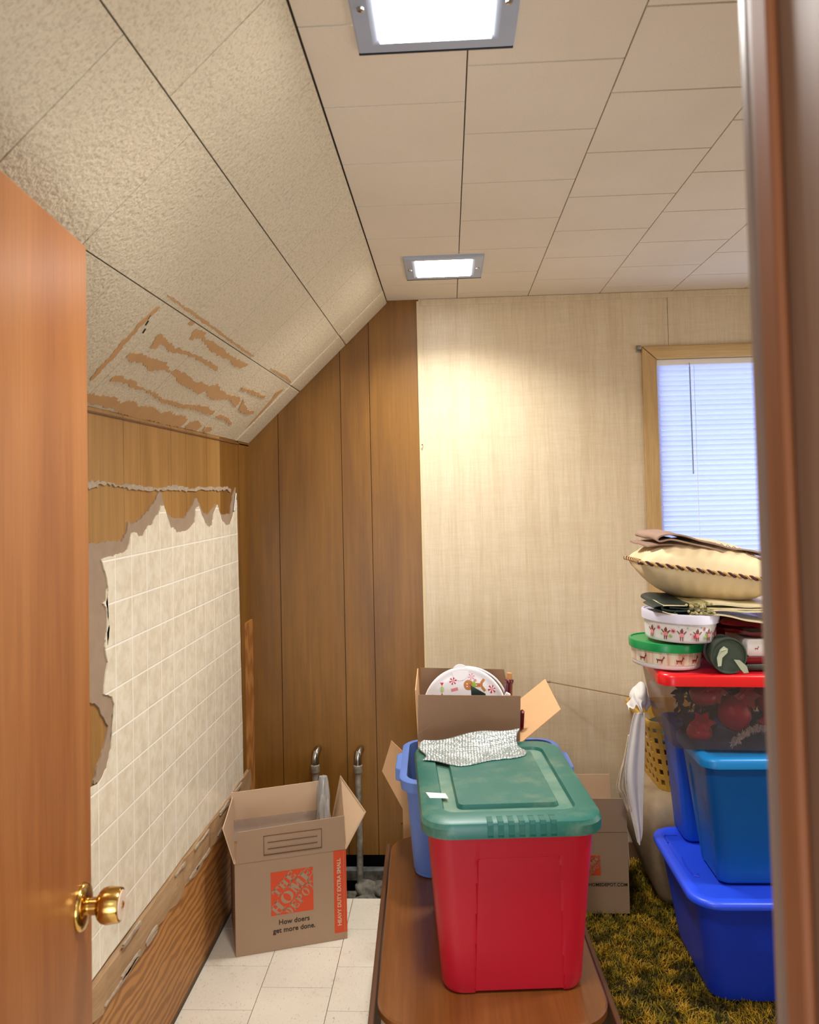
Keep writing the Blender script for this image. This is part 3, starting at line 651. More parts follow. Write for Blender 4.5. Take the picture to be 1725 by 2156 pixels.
for (x, z, lab) in ((-0.105, 1.765, 'tiny nail in the seam between dark panelling and pale wallboard'), (-0.229, 0.166, 'bent nail low on the dark panelling behind the blue bin')):
    g = G(); g.tube([(x, YB + 0.002, z), (x, YB - 0.014, z + 0.001), (x - 0.003, YB - 0.022, z + 0.004)], [0.0014, 0.0014, 0.003], 8)
    tag(g.build('nail', 'chrome'), lab, 'nail')

# door_1, open against the left wall
ang = math.atan2(0.9936, -0.1132)
door = bpy.data.objects.new('door_1', None); COL.objects.link(door); struct(door); door.location = (-0.4955, 0.5625, 0); door.rotation_euler = (0, 0, ang)
g = G(); g.b2((0.003, 0.0, 0.012), (0.710, 0.035, 1.98)); g.build('door_leaf', 'door', door, bevel=0.002)
kn = bpy.data.objects.new('door_knob', None); COL.objects.link(kn); kn.parent = door; kn.location = (0.664, -0.0005, 0.955)
kr = Matrix.Rotation(PI / 2, 3, 'X')
g = G(); g.lathe([(0.0345, 0), (0.0345, 0.003), (0.031, 0.0065), (0.022, 0.009), (0.013, 0.010)], rot=kr, n=40); g.build('rosette', 'brass', kn, True, sharp=50)
g = G(); g.lathe([(0.0125, 0.008), (0.0125, 0.022), (0.020, 0.026), (0.0245, 0.031), (0.0262, 0.037), (0.0262, 0.040), (0.0248, 0.056), (0.0238, 0.058), (0.021, 0.0585)], rot=kr, n=40); g.build('knob', 'brass', kn, True, sharp=45)
g = G(); g.lathe([(0.0208, 0.0580), (0.0205, 0.0598), (0.006, 0.0600), (0.005, 0.0585)], rot=kr, n=40); g.build('knob_face', 'ivory', kn, True, sharp=50)
g = G(); g.lathe([(0.0045, 0.0588), (0.0045, 0.0615), (0.003, 0.062)], rot=kr, n=16); g.build('lock_button', 'brass', kn, True)
g = G()
for z in (0.25, 1.0, 1.75): g.b2((-0.002, 0.006, z - 0.045), (0.003, 0.034, z + 0.045))
g.build('hinge_leaf', 'brass', door)

# recessed ceiling lamps
def lamp(x, y, label, rz=0.0):
    r = thing('recessed_ceiling_lamp', (x, y, HC), label, 'ceiling lamp', rz, 'recessed square ceiling lamps')
    g = G(); h = 0.144
    def ring(hh, z): return [Vector((-hh, -hh, z)), Vector((hh, -hh, z)), Vector((hh, hh, z)), Vector((-hh, hh, z))]
    g.rings([ring(h, 0.0), ring(h, -0.006), ring(h - 0.004, -0.010), ring(h - 0.030, -0.010), ring(h - 0.046, -0.0056)], False, False)
    g.build('lamp_frame', 'lamp_frame', r)
    g = G(); g.box((0, 0, -0.0075), (2 * (h - 0.043), 2 * (h - 0.026), 0.004)); g.build('lamp_diffuser', 'diffuser', r)
    for sx_ in (-1, 1):
        g = G(); g.lathe([(0.007, -0.010), (0.006, -0.014), (0.002, -0.015)], (sx_ * 0.125, 0, 0), n=14); g.build('thumb_screw', 'chrome', r, True)
    g = G(); g.box((0, 0.1445, -0.006), (0.286, 0.003, 0.010)); g.build('frame_lip', 'lamp_frame_dark', r)
    al = area_light('lamp_glow', (0, 0, -0.0125), (0, 0, 0), 0.19, 0.21, LAMP_WATTS, (1.0, 0.97, 0.92)); al.data.spread = math.radians(135); al.parent = r
    return r
lamp(-0.004, 1.334, 'lit square recessed lamp cut by the top edge of the picture')
lamp(0.002, 2.968, 'lit square recessed lamp near the back wall', 0.0)
lamp(1.55, 2.05, 'added out-of-view square lamp filling the right side of the room')  # unseen fixture added to fill the right side with light

# ================================================================ OBJECTS
# ---- coffee table with hanging drop leaves
TZ = 0.42
tb_ = thing('coffee_table', (0.058, 2.272, 0), 'low brown wooden coffee table with rounded corners under the red tote', 'table', math.radians(1.8))
g = G()
R = [rr(0.260, 0.485, 0.10, TZ - 0.018, 10), rr(0.260, 0.485, 0.10, TZ - 0.004, 10), rr(0.256, 0.481, 0.097, TZ, 10)]
g.rings(R); g.build('tabletop', 'table', tb_, True, sharp=30)
for s in (-1, 1):
    g = G(); rot = Matrix.Rotation(-s * math.radians(2.0), 3, 'Y')
    g.box((s * 0.276, 0, TZ - 0.135), (0.014, 0.93, 0.235), rot); g.build('drop_leaf', 'table_edge', tb_, bevel=0.003)
    for q in (-1, 1):
        g = G(); g.rings([rr(0.020, 0.020, 0.006, 0.0, 2, 1, s * 0.20, q * 0.39), rr(0.027, 0.027, 0.006, TZ - 0.02, 2, 1, s * 0.20, q * 0.39)]); g.build('leg', 'table_edge', tb_)
g = G()
for s in (-1, 1): g.box((s * 0.205, 0, TZ - 0.06), (0.02, 0.76, 0.08)); g.box((0, s * 0.39, TZ - 0.06), (0.39, 0.02, 0.08))
g.build('apron', 'table_edge', tb_)

# ---- totes
def tote_body(b, tp, h, r, rimw=0.010, rimh=0.022, wall=0.004, nc=6, ns=1, cb=None, foot=0.012, solid=False):
    """tapered open box: bottom half sizes b, top half sizes tp, rounded corners r"""
    def lerp(f): return b[0] + (tp[0] - b[0]) * f, b[1] + (tp[1] - b[1]) * f
    R = [rr(b[0] - foot, b[1] - foot, max(r - foot, .01), 0.0, nc, ns), rr(b[0] - foot * 0.3, b[1] - foot * 0.3, r, 0.003, nc, ns), rr(b[0], b[1], r, foot, nc, ns)]
    zs = [0.08, 0.14, 0.20, 0.30, 0.40, 0.50, 0.60, 0.70, 0.80, 0.845, 0.86]
    for f in zs:
        z = foot + (h - rimh - foot) * f; x, y = lerp(f); R.append(rr(x, y, r, z, nc, ns))
    x, y = tp
    R.append(rr(x, y, r, h - rimh, nc, ns))
    if rimw:
        R += [rr(x + rimw * 0.8, y + rimw * 0.8, r + rimw * 0.8, h - rimh, nc, ns), rr(x + rimw, y + rimw, r + rimw, h - 0.004, nc, ns), rr(x + rimw * 0.7, y + rimw * 0.7, r + rimw * 0.7, h, nc, ns)]
    R += [rr(x - wall * 0.5, y - wall * 0.5, r, h, nc, ns), rr(x - wall, y - wall, r, h - rimh, nc, ns), rr(b[0] - wall, b[1] - wall, max(r - wall, .01), wall + 0.003, nc, ns)]
    if cb:
        nout = 3 + len(zs)
        for i in range(nout):
            R[i] = [cb(p) for p in R[i]]
    return R
def lid(g, hx, hy, r, z0, skirt=0.03, nc=8, ring=0.045, dz=0.006, inner=0.085):
    R = [rr(hx - 0.006, hy - 0.006, r - 0.006, z0 - skirt + 0.002, nc), rr(hx, hy, r, z0 - skirt, nc), rr(hx + 0.001, hy + 0.001, r, z0 - 0.012, nc), rr(hx - 0.002, hy - 0.002, r, z0 - 0.004, nc), rr(hx - 0.010, hy - 0.010, r - 0.008, z0, nc),
         rr(hx - ring, hy - ring, max(r - ring * 0.6, 0.012), z0, nc), rr(hx - ring - 0.004, hy - ring - 0.004, max(r - ring * 0.6, 0.012), z0 - dz, nc)]
    if inner: R += [rr(hx - inner, hy - inner, 0.018, z0 - dz, nc), rr(hx - inner - 0.004, hy - inner - 0.004, 0.016, z0 - dz + 0.006, nc)]
    g.rings(R, True, True)

# red tote
def smooth01(t): t = max(0, min(1, t)); return t * t * (3 - 2 * t)
def red_cb(p):
    x, y, z = p
    w = 0.088 + 0.012 * (1 - z / 0.4)
    m_ = smooth01((w - abs(x - 0.012)) / 0.006 + 0.5) * smooth01((0.3225 - z) / 0.003 + 0.5)
    if y < -0.12: y += 0.009 * m_
    return Vector((x, y, z))
rt = thing('storage_tote', (0.108, 2.112, TZ), 'red plastic storage tote with green lid standing on the coffee table', 'storage tote', math.radians(4.2))
g = G(); g.rings(tote_body((0.163, 0.212), (0.188, 0.262), 0.398, 0.045, nc=6, ns=56, cb=red_cb, foot=0.014)); g.build('tote_body', 'red_tub', rt, True, sharp=24)
ld = bpy.data.objects.new('tote_lid', None); 
g = G()
z0 = 0.418
hx, hy = 0.206, 0.288
R = [rr(hx - 0.007, hy - 0.007, 0.06, z0 - 0.034), rr(hx, hy, 0.066, z0 - 0.036), rr(hx + 0.001, hy + 0.001, 0.066, z0 - 0.014), rr(hx - 0.003, hy - 0.003, 0.064, z0 - 0.004), rr(hx - 0.012, hy - 0.012, 0.056, z0),
     rr(hx - 0.052, hy - 0.062, 0.03, z0), rr(hx - 0.056, hy - 0.066, 0.028, z0 - 0.008), rr(hx - 0.086, hy - 0.096, 0.016, z0 - 0.008), rr(hx - 0.090, hy - 0.100, 0.013, z0 + 0.002)]
R = [[p + Vector((0, 0, 0)) for p in r] for r in R]
g.rings(R[:7], True, False, m=0); g.rings(R[6:8], False, False, m=1); g.rings(R[7:], False, True, m=0); lidr = g.build('tote_lid', ['green_lid', 'dusty_green'], rt, True, sharp=25); tag(lidr, 'green lid with dusty groove')
g = G()
for i in range(7):
    x = -0.055 + i * 0.0235
    g.poly([(0, 0.002), (0.0018, -0.006), (0.0018, -0.028), (0, -0.034), (-0.004, -0.034), (-0.030, 0.0012), (-0.034, 0.0)][::-1], (x - 0.0065, -hy, z0), (0, -1, 0), (0, 0, 1), -0.013)
g.build('lid_rib', 'green_lid', lidr, bevel=0.0015)
g = G(); g.poly([(0, 0), (0.047, -0.011), (0.052, -0.043), (0.040, -0.040), (0.008, -0.036)], (-0.189, -0.10, z0 + 0.0002), (1, 0, 0), (0, 1, 0), 0.0006); tag(g.build('tape_scrap', 'white_plastic', lidr), 'white scrap of tape')

# foil bubble wrap on the lid
g = G(); nx, ny = 60, 26; V = []
for j in range(ny + 1):
    for i in range(nx + 1):
        u, v = i / nx, j / ny
        y0 = 2.225 - 0.04 * math.sin(PI * min(1, u * 1.25)) + 0.06 * max(0, u - 0.55) ** 1.0 + 0.01 * math.sin(u * 13)
        y1 = 2.345 + 0.045 * u + 0.012 * math.sin(u * 6 + 1)
        y = y0 + (y1 - y0) * v
        x = -0.088 + 0.278 * u - 0.006 * v + 0.006 * math.sin(v * 7) * (1 if 0.02 < u < 0.98 else 1.6)
        lift = 0.006 + 0.034 * smooth01((v - 0.45) / 0.55) * (0.35 + 0.65 * smooth01(u * 1.3)) + 0.005 * math.sin(u * 9 + v * 3) * v
        bub = 0.0022 * (math.sin(u * 2 * PI * 28) * math.sin(v * 2 * PI * 12))
        V.append((x, y, TZ + z0 + lift + bub))
g.add(V, [(j * (nx + 1) + i, j * (nx + 1) + i + 1, (j + 1) * (nx + 1) + i + 1, (j + 1) * (nx + 1) + i) for j in range(ny) for i in range(nx)])
fo = g.build('bubble_wrap_sheet', 'foil', None, True, sharp=80)
sm = fo.modifiers.new('thickness', 'SOLIDIFY'); sm.thickness = 0.003
tag(fo, 'crinkled silver bubble wrap sheet lying on the green lid', 'bubble wrap')

# slate blue bin behind it
sb = thing('open_bin', (0.088, 2.592, TZ), 'open slate blue plastic bin behind the red tote holding a cardboard box', 'bin', math.radians(1.0))
g = G(); g.rings(tote_body((0.222, 0.150), (0.238, 0.190), 0.305, 0.05, rimw=0.020, rimh=0.034, nc=8, foot=0.02)); g.build('bin_body', 'slate', sb, True, sharp=50)
for s in (-1, 1):
    g = G(); q = []
    for y, xo in ((-0.085, 0.0), (-0.065, 0.024), (0.065, 0.024), (0.085, 0.0)): q.append((y, xo))
    g.rings([[Vector((s * (0.250 + o_), y, z)) for y, o_ in q] for z in (0.262, 0.268, 0.296, 0.302)]); g.build('bin_handle', 'slate', sb, bevel=0.004)

# cardboard box inside the bin
def carton(root, w, d, h, mats, z0=0.0, th=0.003):
    """open carton body centred on the root; mats = (outside, inside)"""
    for nm, lo, hi in (('side_panel', (-w / 2, -d / 2, z0), (w / 2, -d / 2 + th, h)), ('side_panel', (-w / 2, d / 2 - th, z0), (w / 2, d / 2, h)),
                       ('side_panel', (-w / 2, -d / 2 + th, z0), (-w / 2 + th, d / 2 - th, h)), ('side_panel', (w / 2 - th, -d / 2 + th, z0), (w / 2, d / 2 - th, h)), ('bottom_panel', (-w / 2 + th, -d / 2 + th, z0), (w / 2 - th, d / 2 - th, z0 + th))):
        yield nm, lo, hi
def carton_body(root, w, d, h, mat, matin, th=0.003):
    g = G()
    R = [[Vector((sx_ * a, sy_ * b, z)) for sx_, sy_ in ((-1, -1), (1, -1), (1, 1), (-1, 1))] for a, b, z in ((w / 2, d / 2, 0), (w / 2, d / 2, h), (w / 2 - th, d / 2 - th, h), (w / 2 - th, d / 2 - th, th))]
    g.rings([R[0], R[1]], True, False, m=0); g.rings([R[1], R[2], R[3]], False, True, m=1)
    return g.build('carton_body', [mat, matin], root)
def flap(root, a, b, c, d, mat, matin, th=0.003, name='flap', seed=None):
    """a,b hinge edge; c,d free edge; the 'inside' face is the one offset by +thickness"""
    a, b, c, d = map(Vector, (a, b, c, d)); nn = (b - a).cross(d - a).normalized() * th
    g = G(); vs = [a, b, c, d, a + nn, b + nn, c + nn, d + nn]
    g.add(vs, [(3, 2, 1, 0)], 0); g.add(vs, [(4, 5, 6, 7)], 1); g.add(vs, [(0, 1, 5, 4), (1, 2, 6, 5), (2, 3, 7, 6), (3, 0, 4, 7)], 1)
    return g.build(name, [mat, matin], root)
cbx = thing('cardboard_box', (0.043, 2.613, TZ + 0.012), 'open brown cardboard box set in the slate blue bin with a holiday tin', 'box')
cw, cd, ch_ = 0.310, 0.226, 0.378
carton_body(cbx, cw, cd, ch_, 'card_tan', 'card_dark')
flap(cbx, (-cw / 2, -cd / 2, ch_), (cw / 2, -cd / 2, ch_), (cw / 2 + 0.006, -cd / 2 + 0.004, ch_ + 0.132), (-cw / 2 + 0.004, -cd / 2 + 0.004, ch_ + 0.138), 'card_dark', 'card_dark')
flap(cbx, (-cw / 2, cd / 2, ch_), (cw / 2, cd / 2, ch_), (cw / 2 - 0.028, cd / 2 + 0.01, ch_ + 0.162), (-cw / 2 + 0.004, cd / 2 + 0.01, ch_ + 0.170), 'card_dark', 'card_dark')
flap(cbx, (-cw / 2, -cd / 2, ch_), (-cw / 2, cd / 2, ch_), (-cw / 2 - 0.006, cd / 2 - 0.01, ch_ + 0.172), (-cw / 2 - 0.006, -cd / 2 + 0.012, ch_ + 0.150), 'card_tan', 'card_tan')
g = G(); rnd = random.Random(5)
a, b, c, d = (cw / 2, -cd / 2, ch_ - 0.01), (cw / 2 - 0.004, cd / 2, ch_ + 0.045), (cw / 2 + 0.108, cd / 2 + 0.012, ch_ + 0.128), (cw / 2 + 0.128, -cd / 2 + 0.02, ch_ + 0.086)
flap(cbx, a, b, c, d, 'card_tan', 'card_tan')
g = G(); g.tube([(-cw / 2 + 0.001, -cd / 2 - 0.002, ch_ + 0.022), (-0.11, -cd / 2 - 0.001, ch_ + 0.05), (-0.09, -cd / 2, ch_ + 0.07), (-0.055, -cd / 2 + 0.001, ch_ + 0.118)], 0.0006, 5); g.build('crease', 'card', cbx)

fc = thing('folded_cardboard', (-0.222, 2.86, 0.0), 'tan cardboard flap sticking up behind the left handle of the slate bin', 'cardboard')
g = G(); g.poly([(0.036, 0.0), (0.075, 0.0), (0.070, 0.64), (0.002, 0.706), (-0.033, 0.601), (0.036, 0.470)], (0, 0, 0), (1, 0.0, 0), (0, -0.02, 1), 0.004)
g.build('cardboard_sheet', 'card_tan', fc)

# round holiday tin with printed lid, stood on edge in the box
tin = thing('round_tin', (0.034, 2.600, 0.874), 'round white tin with candy and gingerbread print, on edge in the cardboard box', 'tin', rot=(math.radians(78), 0, math.radians(-3)))
g = G(); g.lathe([(0.122, -0.055), (0.126, -0.052), (0.126, 0.0)], n=56); g.build('tin_body', 'tin_white', tin, True, sharp=40)
g = G(); g.lathe([(0.131, -0.012), (0.133, -0.010), (0.133, 0.004), (0.130, 0.0075), (0.124, 0.0075), (0.118, 0.004), (0.1, 0.004)], n=64); tl = g.build('tin_lid', 'tin_white', tin, True, sharp=40)
g = G(); g.lathe([(0.026, -0.002), (0.026, 0.006), (0.0255, 0.0066)], (-0.012, 0.116, 0), n=28); g.build('lid_tab', 'tin_white', tl, True)
ZL = 0.0042
def disc(g, x, y, r, m, z=ZL, n=14, t=0.0003): g.lathe([(r, 0), (r, t)], (x, y, z), n=n, m=m)
g = G()   # candy and gingerbread print: 0 red 1 white 2 brown 3 green 4 black 5 pink
def swirl(x, y, r, m=0):
    disc(g, x, y, r, 1)
    for k in range(6):
        a = 2 * PI * k / 6; g.poly([(0, 0), (r * math.cos(a), r * math.sin(a)), (r * math.cos(a + .5), r * math.sin(a + .5))], (x, y, ZL + .0003), (1, 0, 0), (0, 1, 0), 0.0003, m)
swirl(-0.030, 0.072, 0.010); swirl(0.075, 0.052, 0.0115); swirl(0.020, 0.084, 0.009, 5); disc(g, -0.006, 0.081, 0.008, 0); disc(g, 0.030, 0.074, 0.004, 5)
g.box((-0.026, 0.050, ZL + .0002), (0.019, 0.008, 0.0004), Matrix.Rotation(0.25, 3, 'Z'), 5)
disc(g, -0.060, 0.050, 0.009, 1); g.box((-0.060, 0.050, ZL + .0004), (0.003, 0.017, 0.0003), None, 3); g.box((-0.064, 0.050, ZL + .0004), (0.0016, 0.013, 0.0003), None, 3); g.box((-0.056, 0.050, ZL + .0004), (0.0016, 0.013, 0.0003), None, 3)
for s in (-1, 1): g.poly([(0, 0), (0.005, 0.009), (-0.005, 0.009)], (-0.060, 0.050 + s * 0.009, ZL + .0004), (1, 0, 0), (0, s, 0), 0.0003, 0)
disc(g, 0.012, 0.062, 0.0135, 2); disc(g, 0.008, 0.065, 0.0018, 1, ZL + .0003); disc(g, 0.008, 0.058, 0.0018, 1, ZL + .0003); disc(g, 0.016, 0.062, 0.0022, 0, ZL + .0003)
g.box((0.038, 0.062, ZL + .0002), (0.024, 0.010, 0.0004), None, 2); g.box((0.050, 0.072, ZL + .0002), (0.014, 0.007, 0.0004), Matrix.Rotation(0.9, 3, 'Z'), 2); g.box((0.052, 0.052, ZL + .0002), (0.014, 0.007, 0.0004), Matrix.Rotation(-0.9, 3, 'Z'), 2)
disc(g, 0.041, 0.062, 0.0016, 0, ZL + .0004); disc(g, 0.033, 0.062, 0.0016, 1, ZL + .0004)
g.poly([(-0.006, 0.0), (0.0, 0.014), (0.006, 0), (0, -0.014)], (0.027, 0.062, ZL + .0003), (1, 0, 0), (0, 1, 0), 0.0003, 3)
disc(g, -0.085, 0.028, 0.009, 3)
g.v = [(x * 1.18, y * 1.18 + 0.004, z) for x, y, z in g.v]
g.build('candy_print', ['p_red', 'tin_white', 'p_gold', 'p_green', 'p_black', 'p_pink'], tl)
g = G()   # red script lettering, mostly hidden by the flap
for i, (x, w_) in enumerate(((-0.032, 0.014), (-0.014, 0.012), (0.002, 0.013), (0.019, 0.014), (0.066, 0.012), (0.082, 0.013))):
    g = G(); g.tube([(x - w_ / 2, 0.026, ZL + .001), (x, 0.044, ZL + .001), (x + w_ / 2, 0.028, ZL + .001), (x + w_ * 0.8, 0.042, ZL + .001)], 0.0018, 5); g.build('red_lettering', 'p_red', tl)
bh = G(); pts = [(0.145 * math.cos(a), 0.118 * math.sin(a) , 0) for a in [math.radians(q) for q in range(-20, 112, 6)]]
hoop = thing('white_hoop', (0.040, 2.685, 0.872), 'thin white plastic hoop showing behind the round tin', 'hoop', rot=(math.radians(86), 0, 0))
bh.tube([(x * 0.92, y, 0) for x, y, z in pts], 0.0035, 8); bh.build('hoop_arc', 'tin_white', hoop, True)
bo = thing('wine_bottle', (0.160, 2.630, 0.700), 'dark red corked bottle neck rising from the cardboard box', 'bottle', rot=(0, math.radians(4.2), 0))
g = G(); g.lathe([(0.026, 0.0), (0.028, 0.004), (0.028, 0.14), (0.024, 0.165), (0.0145, 0.185), (0.013, 0.20), (0.013, 0.250), (0.0148, 0.252), (0.0148, 0.262), (0.013, 0.264)], n=28); g.build('bottle_body', 'bottle', bo, True, sharp=50)
g = G(); g.lathe([(0.0085, 0.262), (0.0092, 0.266), (0.0092, 0.283), (0.0085, 0.284)], n=18); g.build('cork', 'cork', bo, True)
g = G(); g.box((0.168, 2.585, 0.921), (0.016, 0.012, 0.022), Matrix.Rotation(0.5, 3, 'Y')); tag(g.build('cream_block', 'white_plastic', None, bevel=0.003), 'small cream block standing between the tin and the red bottle', 'block')
g = G(); g.poly([(-0.010, -0.02), (-0.012, 0.020), (0.034, -0.006), (0.040, -0.05), (-0.01, -0.05)], (0.066, 2.562, 0.941), (1, 0, 0), (0, 0.05, 1), 0.003); tag(g.build('dark_card', 'felt_green', None), 'dark pointed card in front of the round tin in the box', 'card')
g = G(); g.poly([(-0.008, 0), (0.007, 0.004), (0.013, 0.078), (0.007, 0.084), (-0.002, 0.080)], (0.2065, 2.562, 0.802), (1, 0, 0), (0, 0, 1), 0.006)
ht = g.build('red_tag', 'bottle', None, bevel=0.001); tag(ht, 'dark red tag with a hole beside the tan box flap', 'tag')
g = G(); g.lathe([(0.0035, 0), (0.0035, 0.0015)], (0.214, 2.5545, 0.879), rot=Matrix.Rotation(PI / 2, 3, 'X'), n=14); g.build('tag_hole', 'p_pink', ht)

# ---- moving carton on the tile floor
hb = thing('moving_box', (-0.761, 2.776, 0.001), 'open cardboard moving box with orange logo square on the tile floor', 'box', math.radians(18.2))
bw, bd, bhh = 0.386, 0.285, 0.311
r2 = bpy.data.objects.new('carton_body', None)
def shifted(root, w, d, h, mat, matin):
    o = carton_body(root, w, d, h, mat, matin); o.location = (w / 2, d / 2, 0); return o
hbody = shifted(hb, bw, bd, bhh, 'card', 'card_in')
ff = flap(hb, (0.002, 0, bhh), (bw - 0.002, 0, bhh), (bw - 0.004, -0.004, bhh + 0.118), (0.012, -0.004, bhh + 0.108), 'card_in', 'card')
bf = flap(hb, (0.002, bd, bhh), (bw - 0.002, bd, bhh), (bw - 0.030, bd - 0.006, bhh + 0.150), (0.004, bd - 0.010, bhh + 0.145), 'card_in', 'card_in')
flap(hb, (0, bd, bhh), (0, 0, bhh), (-0.036, 0.01, bhh + 0.120), (0.012, bd - 0.01, bhh + 0.128), 'card', 'card_in')
flap(hb, (bw, 0, bhh), (bw, bd, bhh), (bw + 0.035, bd - 0.004, bhh + 0.16), (bw + 0.075, 0.006, bhh + 0.118), 'card_in', 'card_in')
g = G(); nx = 60; V = []
for j in range(9):
    for i in range(nx + 1):
        V.append((0.012 + 0.355 * i / nx, bd - 0.006 - 0.0035 * (j > 4) * (j - 4) + 0.0016 * mnoise.noise(Vector((i * 0.35, j * 0.6, 0))), bhh + 0.040 - 0.009 * j))
g.add(V, [(j * (nx + 1) + i, j * (nx + 1) + i + 1, (j + 1) * (nx + 1) + i + 1, (j + 1) * (nx + 1) + i) for j in range(8) for i in range(nx)])
g.build('packing_tape', 'tape', hb, True, sharp=80)
# printing on the front face (local plane y = 0, facing -y)
RX = (PI / 2, 0, 0)
def fr(g, x0, x1, z0_, z1_, t=0.0006, m=None): g.b2((x0, -t, z0_), (x1, 0.0, z1_), m)
def LG(ch):
    """slab stencil letter as boxes/rings in a 1 x 1 cell"""
    B = {'T': [(0.36, 0, .64, 1), (0, .80, 1, 1), (0, .62, .12, .86), (.88, .62, 1, .86), (.2, 0, .8, .10)],
         'H': [(.10, 0, .38, 1), (.62, 0, .90, 1), (0, 0, .46, .10), (.54, 0, 1, .10), (0, .90, .46, 1), (.54, .90, 1, 1), (.38, .44, .62, .56)],
         'E': [(.12, 0, .44, 1), (0, 0, 1, .12), (0, .88, 1, 1), (.44, .44, .74, .56), (.88, .12, 1, .34), (.88, .66, 1, .88), (.66, .34, .76, .66)],
         'M': [(.06, 0, .20, 1), (.74, 0, .98, 1), (0, 0, .28, .10), (.64, 0, 1, .10), (0, .90, .28, 1), (.72, .90, 1, 1)],
         'P': [(.12, 0, .42, 1), (0, 0, .54, .10), (0, .90, .6, 1), (.42, .40, .6, .50)], 'D': [(.12, 0, .42, 1), (0, 0, .6, .10), (0, .90, .6, 1)], 'O': []}[ch]
    polys = [[(a, b), (c, b), (c, d), (a, d)] for a, b, c, d in B]
    def arc(cx, cy, ro, ri, sx_, a0, a1, n=12, six=None):
        out = []
        for k in range(n):
            t0 = a0 + (a1 - a0) * k / n; t1 = a0 + (a1 - a0) * (k + 1) / n
            polys.append([(cx + sx_ * ro * math.cos(t0), cy + ro * math.sin(t0)), (cx + sx_ * ro * math.cos(t1), cy + ro * math.sin(t1)), (cx + sx_ * ri * 0.55 * math.cos(t1), cy + ri * math.sin(t1)), (cx + sx_ * ri * 0.55 * math.cos(t0), cy + ri * math.sin(t0))])
    if ch == 'O': arc(.5, .5, .5, .42, 1, PI / 2 + .07, 1.5 * PI - .07); arc(.5, .5, .5, .42, 1, -PI / 2 + .07, PI / 2 - .07)
    if ch == 'D': arc(.5, .5, .5, .40, 1, -PI / 2, PI / 2)
    if ch == 'P': arc(.54, .70, .30, .19, 1.4, -PI / 2, PI / 2)
    if ch == 'M': polys.append([(.10, 1), (.42, 1), (.62, .25), (.50, 0), (.42, 0)]); polys.append([(.44, 0), (.54, 0), (.80, 1), (.74, 1)])
    return polys
def logo(root, x, z, s, card, t=0.0007):
    """orange square with diagonal slab lettering"""
    g = G(); fr(g, x, x + s, z, z + s, t); sq = g.build('logo_square', 'ink_orange', root)
    g = G(); c_, s_ = math.cos(PI / 4), math.sin(PI / 4)
    def line(txt, hgt, wd, gap, along, across):
        total = len(txt) * wd + (len(txt) - 1) * gap; p = along - total / 2
        for ch in txt:
            for P in LG(ch):
                q = []
                for (u, v) in P:
                    a = p + u * wd; b = across + v * hgt
                    X = 0.5 + a * c_ - b * s_; Z = 0.5 + a * s_ + b * c_
                    q.append((min(1.0, max(0.0, X)), min(1.0, max(0.0, Z))))
                if len(set((round(a_, 4), round(b_, 4)) for a_, b_ in q)) > 2:
                    g.poly([(x + a_ * s, z + b_ * s) for a_, b_ in q], (0, -t, 0), (1, 0, 0), (0, 0, 1), 0.0004)
            p += wd + gap
    line('THE', 0.20, 0.20, 0.025, 0.0, 0.175)
    line('HOME', 0.28, 0.30, 0.03, 0.0, -0.135)
    line('DEPOT', 0.20, 0.165, 0.022, 0.0, -0.365)
    g.build('logo_lettering', card, root)
logo(hb, 0.121, 0.118, 0.147, 'card')
text_mesh('slogan_line', 'How doers', 0.0235, 'ink_black', hb, (0.200, -0.0006, 0.092), RX, offset=0.0004)
text_mesh('slogan_line', 'get more done.', 0.0235, 'ink_black', hb, (0.200, -0.0006, 0.065), RX, offset=0.0004)
g = G(); fr(g, 0.341, bw - 0.0005, 0.024, bhh - 0.002); g.b2((bw - 0.0002, 0.0, 0.024), (bw + 0.0006, 0.02, bhh - 0.002)); g.build('orange_band', 'ink_orange', hb)
g = G(); fr(g, 0.3765, 0.3775, 0.024, bhh - 0.002, 0.0009); g.build('band_line', 'card', hb)
text_mesh('band_lettering', 'HEAVY DUTY EXTRA SMALL', 0.0185, 'card_in', hb, (0.360, -0.0008, 0.165), (PI / 2, -PI / 2, 0), offset=0.0005, sx=1.0)
g = G()
ZF = bhh
for (x0, x1, z0_, z1_) in ((0.098, 0.300, 0.018, 0.0195), (0.098, 0.300, 0.083, 0.0845), (0.098, 0.0995, 0.018, 0.0845), (0.2985, 0.300, 0.018, 0.0845), (0.112, 0.285, 0.038, 0.039), (0.112, 0.285, 0.060, 0.061)):
    g.b2((x0, -0.0078, ZF + z0_), (x1, -0.0015, ZF + z1_))
g.build('write_on_label', 'ink_brown', ff)
# film bag in the box
g = G(); R = []
for i in range(22):
    f = i / 21; z = 0.06 + 0.425 * f; r_ = 0.050 * (1 - f ** 3 * 0.55); n = 28
    row = []
    for k in range(n):
        a_ = 2 * PI * k / n; w = 1 + 0.45 * mnoise.noise(Vector((math.cos(a_) * 2.2, math.sin(a_) * 2.2, f * 7)))
        row.append(Vector((0.345 + 0.006 * f + r_ * w * math.cos(a_) * 0.62, 0.225 + 0.03 * f + r_ * w * math.sin(a_) * 0.6, z)))
    R.append(row)
Mx = Matrix.Translation((-0.761, 2.776, 0)) @ Matrix.Rotation(math.radians(18.2), 4, 'Z')
R = [[Mx @ p for p in r] for r in R]
g.rings(R); tag(g.build('plastic_film_bag', 'bag', None), 'crumpled grey plastic film poking out of the moving box', 'plastic bag')

